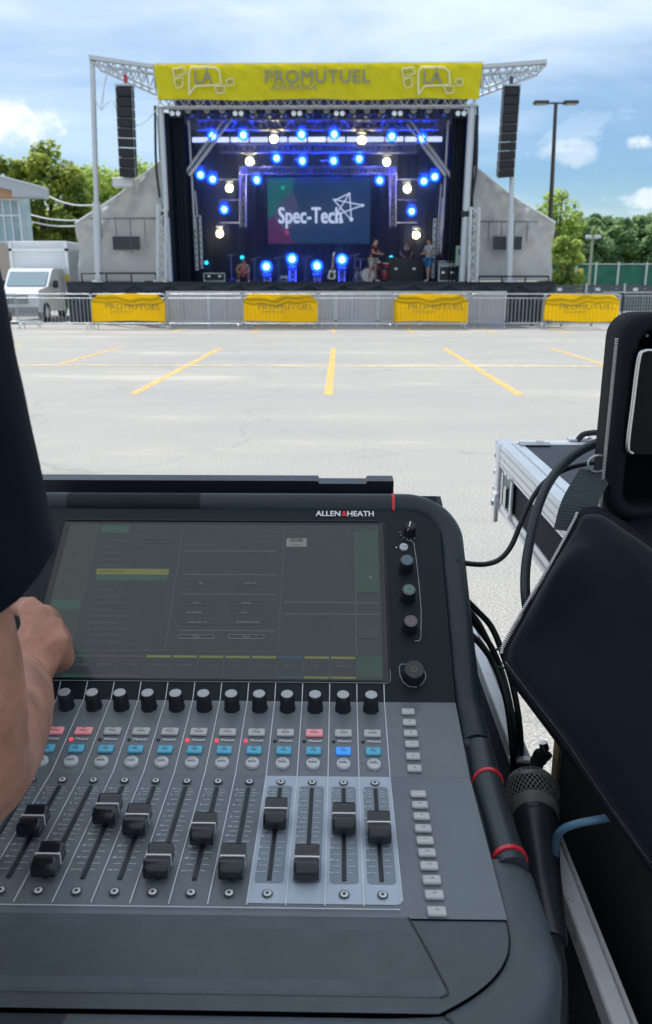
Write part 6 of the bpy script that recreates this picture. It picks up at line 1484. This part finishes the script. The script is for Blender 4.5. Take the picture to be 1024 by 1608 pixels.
def microphone():
    c = ondist(836, 1250, .765); e = ondist(861, 1440, .635); ax = (c - e).normalized(); t = thing('microphone', 'black dynamic microphone with mesh head lying between console and case rail', 'microphone', e)
    M = Matrix.Translation(c) @ ax.to_track_quat('Z', 'Y').to_matrix().to_4x4(); r = .0262
    mh = mat('mic_shell', (.025, .032, .038), .33, bump=.1, bscale=900, dist=.0003)
    o = MB(); o.lathe([(.0115, -.165), (.0125, -.163), (.0150, -.10), (.0180, -.052), (.0200, -.040), (.0200, -.0375), (.0192, -.037), (.0205, -.031), (.0215, -.029)], mh, 32, M); o.build('handle', t)
    o = MB(); o.lathe([(.0205, -.031), (.0225, -.028), (.0232, -.022), (.0238, -.019), (.0225, -.018)], mat('mic_collar', (.17, .17, .165), .45), 36, M); o.build('collar', t)
    o = MB(); prof = [(.0225, -.019), (.0242, -.012), (.0253, -.003), (.0256, .002), (.0250, .009), (.0226, .0155), (.0180, .0205), (.0110, .0238), (.003, .0252)]
    o.lathe([(a * .965, b) for a, b in prof], mat('mic_foam', (.012, .012, .013), .95), 36, M); g = o.build('windscreen_foam', t)
    def rad(z):
        for (a0, z0), (a1, z1) in zip(prof[:-1], prof[1:]):
            if z0 <= z <= z1: return a0 + (a1 - a0) * (z - z0) / (z1 - z0)
        return .003
    w_ = MB(); wire = mat('mic_wire', (.40, .40, .40), .38, .9)
    for s in (-1, 1):
        for k in range(34):
            pts = []
            for j in range(15):
                z = -.018 + (.0425) * j / 14; a = 2 * math.pi * k / 34 + s * (z + .018) * 26; rr_ = rad(z) * (1.004 + .006 * s * (j % 2)); pts.append(M @ V((rr_ * math.cos(a), rr_ * math.sin(a), z)))
            w_.tube(pts, .00042, wire, 4, cap=False)
    w_.build('wire_mesh', t)
    cb = MB(); e1 = M @ V((0, 0, -.160)); cb.tube(bez([e1, M @ V((0, 0, -.19)), M @ V((0, 0, -.22)) + V((0, 0, -.03)), e1 + V((.0, -.06, -.10))], 6), .0085, mh, 12); cb.build('cable_plug', t)
    b = MB(); b.lathe([(.0250, .0020), (.0268, .0028), (.0268, .0062), (.0250, .0070)], mat('mic_band', (.22, .22, .22), .4, .5), 44, M); b.build('band', t)
microphone()

# ================================================================== OPERATOR AT THE CONSOLE
def operator():
    t = thing('person', 'person in navy short sleeved shirt reaching out to the console screen', 'person', (-.44, .02, 0))
    k = 0.97
    # right arm placed by its outlines
    sh = V((-.222, .335, 1.445)); mid = V((-.226, .375, 1.345)); low = V((-.226, .398, 1.285)); el = V((-.230, .388, 1.226)); fo = V((-.238, .445, 1.214)); fo2 = V((-.255, .545, 1.194))
    wr = ondist(44, 1062, .735); wr.x -= .006
    J = {'che': (V((-.44, .21, 1.30)), (.17, .12)), 'wai': (V((-.44, .10, 1.08)), (.155, .12)), 'pel': (V((-.44, .03, .94)), (.165, .13)), 'up': (V((-.43, .26, 1.43)), (.13, .085)), 'nb': (V((-.43, .29, 1.52)), .062),
         'hd': (V((-.43, .34, 1.64)), (.082, .10)), 'ht': (V((-.43, .31, 1.72)), (.076, .088)), 'chin': (V((-.43, .42, 1.565)), .028), 'nose': (V((-.43, .452, 1.635)), .014), 'brow': (V((-.43, .43, 1.675)), .03)}
    E = [('pel', 'wai'), ('wai', 'che'), ('che', 'up'), ('up', 'nb'), ('nb', 'hd'), ('hd', 'ht'), ('hd', 'chin'), ('hd', 'nose'), ('hd', 'brow')]
    for s, n in ((-1, 'l'), (1, 'r')):
        J['hip' + n] = (V((-.44 + s * .10, .02, .88)), .10); J['kn' + n] = (V((-.44 + s * .12, .03, .50)), .062); J['an' + n] = (V((-.44 + s * .13, -.02, .09)), .042); J['to' + n] = (V((-.44 + s * .15, .15, .035)), (.045, .03))
        E += [('pel', 'hip' + n), ('hip' + n, 'kn' + n), ('kn' + n, 'an' + n), ('an' + n, 'to' + n)]
    J.update({'shl': (V((-.63, .24, 1.42)), .06), 'ell': (V((-.69, .28, 1.16)), .045), 'wrl': (V((-.60, .50, 1.14)), .03), 'pal': (V((-.585, .57, 1.135)), (.04, .02))})
    E += [('up', 'shl'), ('shl', 'ell'), ('ell', 'wrl'), ('wrl', 'pal')]
    for q in range(4): J['gl%d' % q] = (V((-.615 + q * .02, .645 - abs(q - 1.4) * .008, 1.118)), .0088); E.append(('pal', 'gl%d' % q))
    J['gt'] = (V((-.535, .60, 1.12)), .0105); E.append(('wrl', 'gt'))
    J.update({'shr': (sh, .066), 'mid': (mid, .058 * k), 'low': (low, .055 * k), 'elr': (el, .056 * k), 'fo': (fo, .052 * k), 'fo2': (fo2, .040 * k), 'wrr': (wr, (.030 * k, .026 * k))})
    E += [('up', 'shr'), ('shr', 'mid'), ('mid', 'low'), ('low', 'elr'), ('elr', 'fo'), ('fo', 'fo2'), ('fo2', 'wrr')]
    pm = ondist(62, 1024, .742); J['palm'] = (pm, (.027, .022)); E.append(('wrr', 'palm'))
    KN = [((50, 956, .775), .0135), ((74, 962, .770), .0140), ((93, 983, .758), .0135), ((97, 1012, .745), .0130)]
    for q, (a, r) in enumerate(KN):
        kp = ondist(*a); J['k%d' % q] = (kp, r); E.append(('palm', 'k%d' % q))
        if q == 0:
            tip = onplane(22, 958, PS + N1 * .010, A1); m_ = kp.lerp(tip, .5) + N1 * .006
            J['a0'] = (m_, .0105); J['b0'] = (tip, .0082); E += [('k0', 'a0'), ('a0', 'b0')]
        else:
            a_ = kp + V((.002, .010, -.020)); b_ = a_ + V((-.020, .006, -.010)); c_ = b_ + V((-.014, -.012, .002))
            J['a%d' % q] = (a_, .0108); J['b%d' % q] = (b_, .0098); J['c%d' % q] = (c_, .0088); E += [('k%d' % q, 'a%d' % q), ('a%d' % q, 'b%d' % q), ('b%d' % q, 'c%d' % q)]
    th0 = pm + V((-.030, .004, -.008)); th1 = th0 + V((-.012, .034, -.004)); J['t0'] = (th0, .0135); J['t1'] = (th1, .0105); E += [('palm', 't0'), ('t0', 't1')]
    sk = mat('arm_skin', (.42, .20, .13), .46, bump=.5, bscale=190, dist=.0008, var=.22, vscale=26, col2=(.60, .30, .215))
    sk.node_tree.nodes['Principled BSDF'].inputs['Subsurface Weight'].default_value = .12; sk.node_tree.nodes['Principled BSDF'].inputs['Subsurface Radius'].default_value = (.012, .004, .002)
    bd = skin(J, E, 'body', sk, t, 3, fuse=.0032); L0 = wloc(t); kn = [J['k%d' % q][0] for q in range(4)]; wv_ = J['wrr'][0]
    nv = [v.normal.copy() for v in bd.data.vertices]
    def seg_d(p, a, b):
        d = b - a; tt = max(0, min(1, (p - a).dot(d) / d.dot(d))); return (p - a - d * tt).length, tt
    veins = [bez([ondist(48, 1050, .70), ondist(62, 1020, .72), ondist(70, 985, .73)], 4), bez([ondist(60, 1046, .70), ondist(80, 1018, .72), ondist(86, 1000, .73)], 4), bez([ondist(30, 1190, .42), ondist(45, 1120, .45), ondist(48, 1060, .60)], 4)]
    for v, nrm in zip(bd.data.vertices, nv):
        p = v.co + L0
        if p.x < -.40 or p.z < 1.05 or p.y < .3: continue
        h = .0009 * noise.noise(p * 28) + .0005 * noise.noise(p * 75)
        for q in range(4):
            h += .0028 * math.exp(-((p - kn[q] - N1 * .010).length / .0085) ** 2)
            d, tt = seg_d(p, wv_, kn[q]); h += .0016 * math.exp(-(d / .011) ** 2 * 1.0) * tt if False else 0
            a_ = (p - wv_); ax_ = (kn[q] - wv_).normalized(); s_ = a_.dot(ax_)
            if .015 < s_ < .085:
                off = a_ - ax_ * s_; off = off - N1 * off.dot(N1); h += .0013 * math.exp(-(off.length / .0028) ** 2) * min(1, (s_ - .015) / .02)
        for vl in veins:
            dm = min(((p - c) - (EYE - p).normalized() * (p - c).dot((EYE - p).normalized())).length for c in vl[::2]); h += .0007 * math.exp(-(dm / .003) ** 2)
        v.co = v.co + nrm * h
    cl = mat('navy_shirt', (.002, .0055, .014), .9, spec=.15, bump=.4, bscale=900, dist=.0003, sheen=.02, var=.15, vscale=8)
    g = lambda q, e: (J[q][0], tuple(r + e for r in (J[q][1] if isinstance(J[q][1], tuple) else (J[q][1],) * 2)))
    JJ = {q: g(q, .022) for q in ('che', 'wai', 'pel', 'up', 'shl')}; JJ['shr'] = (sh + V((-.03, 0, 0)), .085); JJ['svl'] = (V((-.67, .26, 1.28)), .066); JJ['nk'] = (V((-.43, .275, 1.475)), .07)
    skin(JJ, [('che', 'wai'), ('wai', 'pel'), ('che', 'up'), ('up', 'shl'), ('up', 'shr'), ('shl', 'svl'), ('up', 'nk')], 'shirt', cl, t, 3)
    # sleeve following its outline in the photograph
    rows = [(330, -60, .345, .070), (400, -14, .352, .080), (440, 1, .357, .083), (520, 21, .367, .083), (600, 34, .380, .082), (680, 46, .390, .082), (760, 63, .402, .084), (820, 77, .412, .086), (862, 89, .420, .088), (876, 90, .4215, .0885)]
    def ring(py, px, Z, r, s=1.0):
        e = ondist(px - 13, py, Z); c = e - V((r, 0, 0)); o_ = []
        for q in range(48):
            a = 2 * math.pi * q / 48; f = 1 + (.022 * math.sin(3 * a + Z * 60) + .020 * math.sin(6 * a - Z * 95) + .016 * noise.noise((math.cos(a) * 3, math.sin(a) * 3, Z * 30)) * 2) * max(0, min(1, (py - 380) / 200)); ff = 1 if abs(math.sin(a)) < .25 and math.cos(a) > 0 else f
            o_.append(c + V((math.cos(a) * r * s * (1 if q == 0 else ff), math.sin(a) * r * .88 * s * ff, -.34 * r * max(0, -math.sin(a)) * max(0, min(1, (py - 700) / 150)))))
        return o_
    RR = bez([V((a, b, c * 1000)) for a, b, c, d in rows], 4); rads = bez([V((d, 0, 0)) for *_, d in rows], 4)
    rings = [ring(q.x, q.y, q.z / 1000, w_.x) for q, w_ in zip(RR, rads)]
    rings += [[v + V((0, 0, -.0012)) for v in ring(876, 88.5, .4213, .087)], [v + V((0, 0, .004)) for v in ring(872, 85, .421, .083)], [v + V((0, 0, .012)) for v in ring(868, 80, .420, .076)]]
    o = MB(); n = 48; vs = [v for r_ in rings for v in r_]
    o.add(vs, [(j * n + (q + 1) % n, j * n + q, (j + 1) * n + q, (j + 1) * n + (q + 1) % n) for j in range(len(rings) - 1) for q in range(n)], cl, True); o.build('sleeve', t)
    o = MB(); hm = ring(866, 88.6, .4205, .0888); o.tube(hm + [hm[0]], .0005, cl, 4); o.build('hem_stitch', t)
    tr = mat('dark_trousers', (.02, .022, .03), .85); JJ = {q: g(q, .022) for q in ('pel', 'hipl', 'hipr', 'knl', 'knr')}
    for n_ in 'lr': JJ['c' + n_] = (J['an' + n_][0] + V((0, 0, .03)), .062)
    skin(JJ, [('pel', 'hipl'), ('pel', 'hipr'), ('hipl', 'knl'), ('hipr', 'knr'), ('knl', 'cl'), ('knr', 'cr')], 'trousers', tr, t, 2)
    skin({'a': (V((-.43, .29, 1.745)), (.09, .095)), 'b': (V((-.43, .25, 1.65)), (.086, .07))}, [('a', 'b')], 'hair', hair_m, t, 2)
    for s in (-1, 1): skin({'a': (V((-.44 + s * .13, -.04, .06)), .055), 'b': (V((-.44 + s * .155, .17, .045)), (.052, .04))}, [('a', 'b')], 'shoe', black_plastic, t, 2)
operator()

# ================================================================== UNSEEN TENT over the console, added for shade and soft fill
def tent():
    t = thing('unseen_shade_tent', 'unseen pale tent added over the mixing position for shade and fill light', 'tent', (0, -.5, 0)); m = translucent(mat('tent_fabric', (.72, .74, .78), .7, bump=.3, bscale=4, dist=.02), .36)
    o = MB(); y0, y1, x0, x1, zc = -2.6, 1.80, -2.6, 2.6, 2.55
    def fn(u, v): x = x0 + (x1 - x0) * u; y = y0 + (y1 - y0) * v; return (x, y, zc + 1.0 * (1 - max(abs(2 * u - 1), abs(2 * v - 1))) + .02 * math.sin(x * 5) * math.sin(y * 4))
    o.grid(fn, 30, 30, m); o.build('roof_cloth', t)
    o = MB(); o.grid(lambda u, v: (x0 + (x1 - x0) * u, y1 + .02 * math.sin(u * 40), zc - .2 + .2 * v), 40, 2, m); o.build('valance', t)
    for x in (x0, x1):
        for y in (y0, y1): o = MB(); o.tube([(x, y, 0), (x, y, zc)], .025, steel, 8); o.build('tent_pole', t)
tent()

# ---- every look-alike gets its own label by its place
def ordinals():
    by = {}
    for o in sc.objects:
        if o.parent is None and o.get('label'): by.setdefault(o['label'], []).append(o)
    W_ = ['first', 'second', 'third', 'fourth', 'fifth', 'sixth', 'seventh', 'eighth', 'ninth', 'tenth', 'eleventh', 'twelfth', 'thirteenth', 'fourteenth']
    for lab, L in by.items():
        if len(L) < 2: continue
        L.sort(key=lambda o: (o.location.x - 0) / max(.1, o.location.y))
        for i, o in enumerate(L):
            o['label'] = lab + ', ' + (('left' if i == 0 else 'right') + ' one of two' if len(L) == 2 else W_[i] + ' from left')
ordinals()
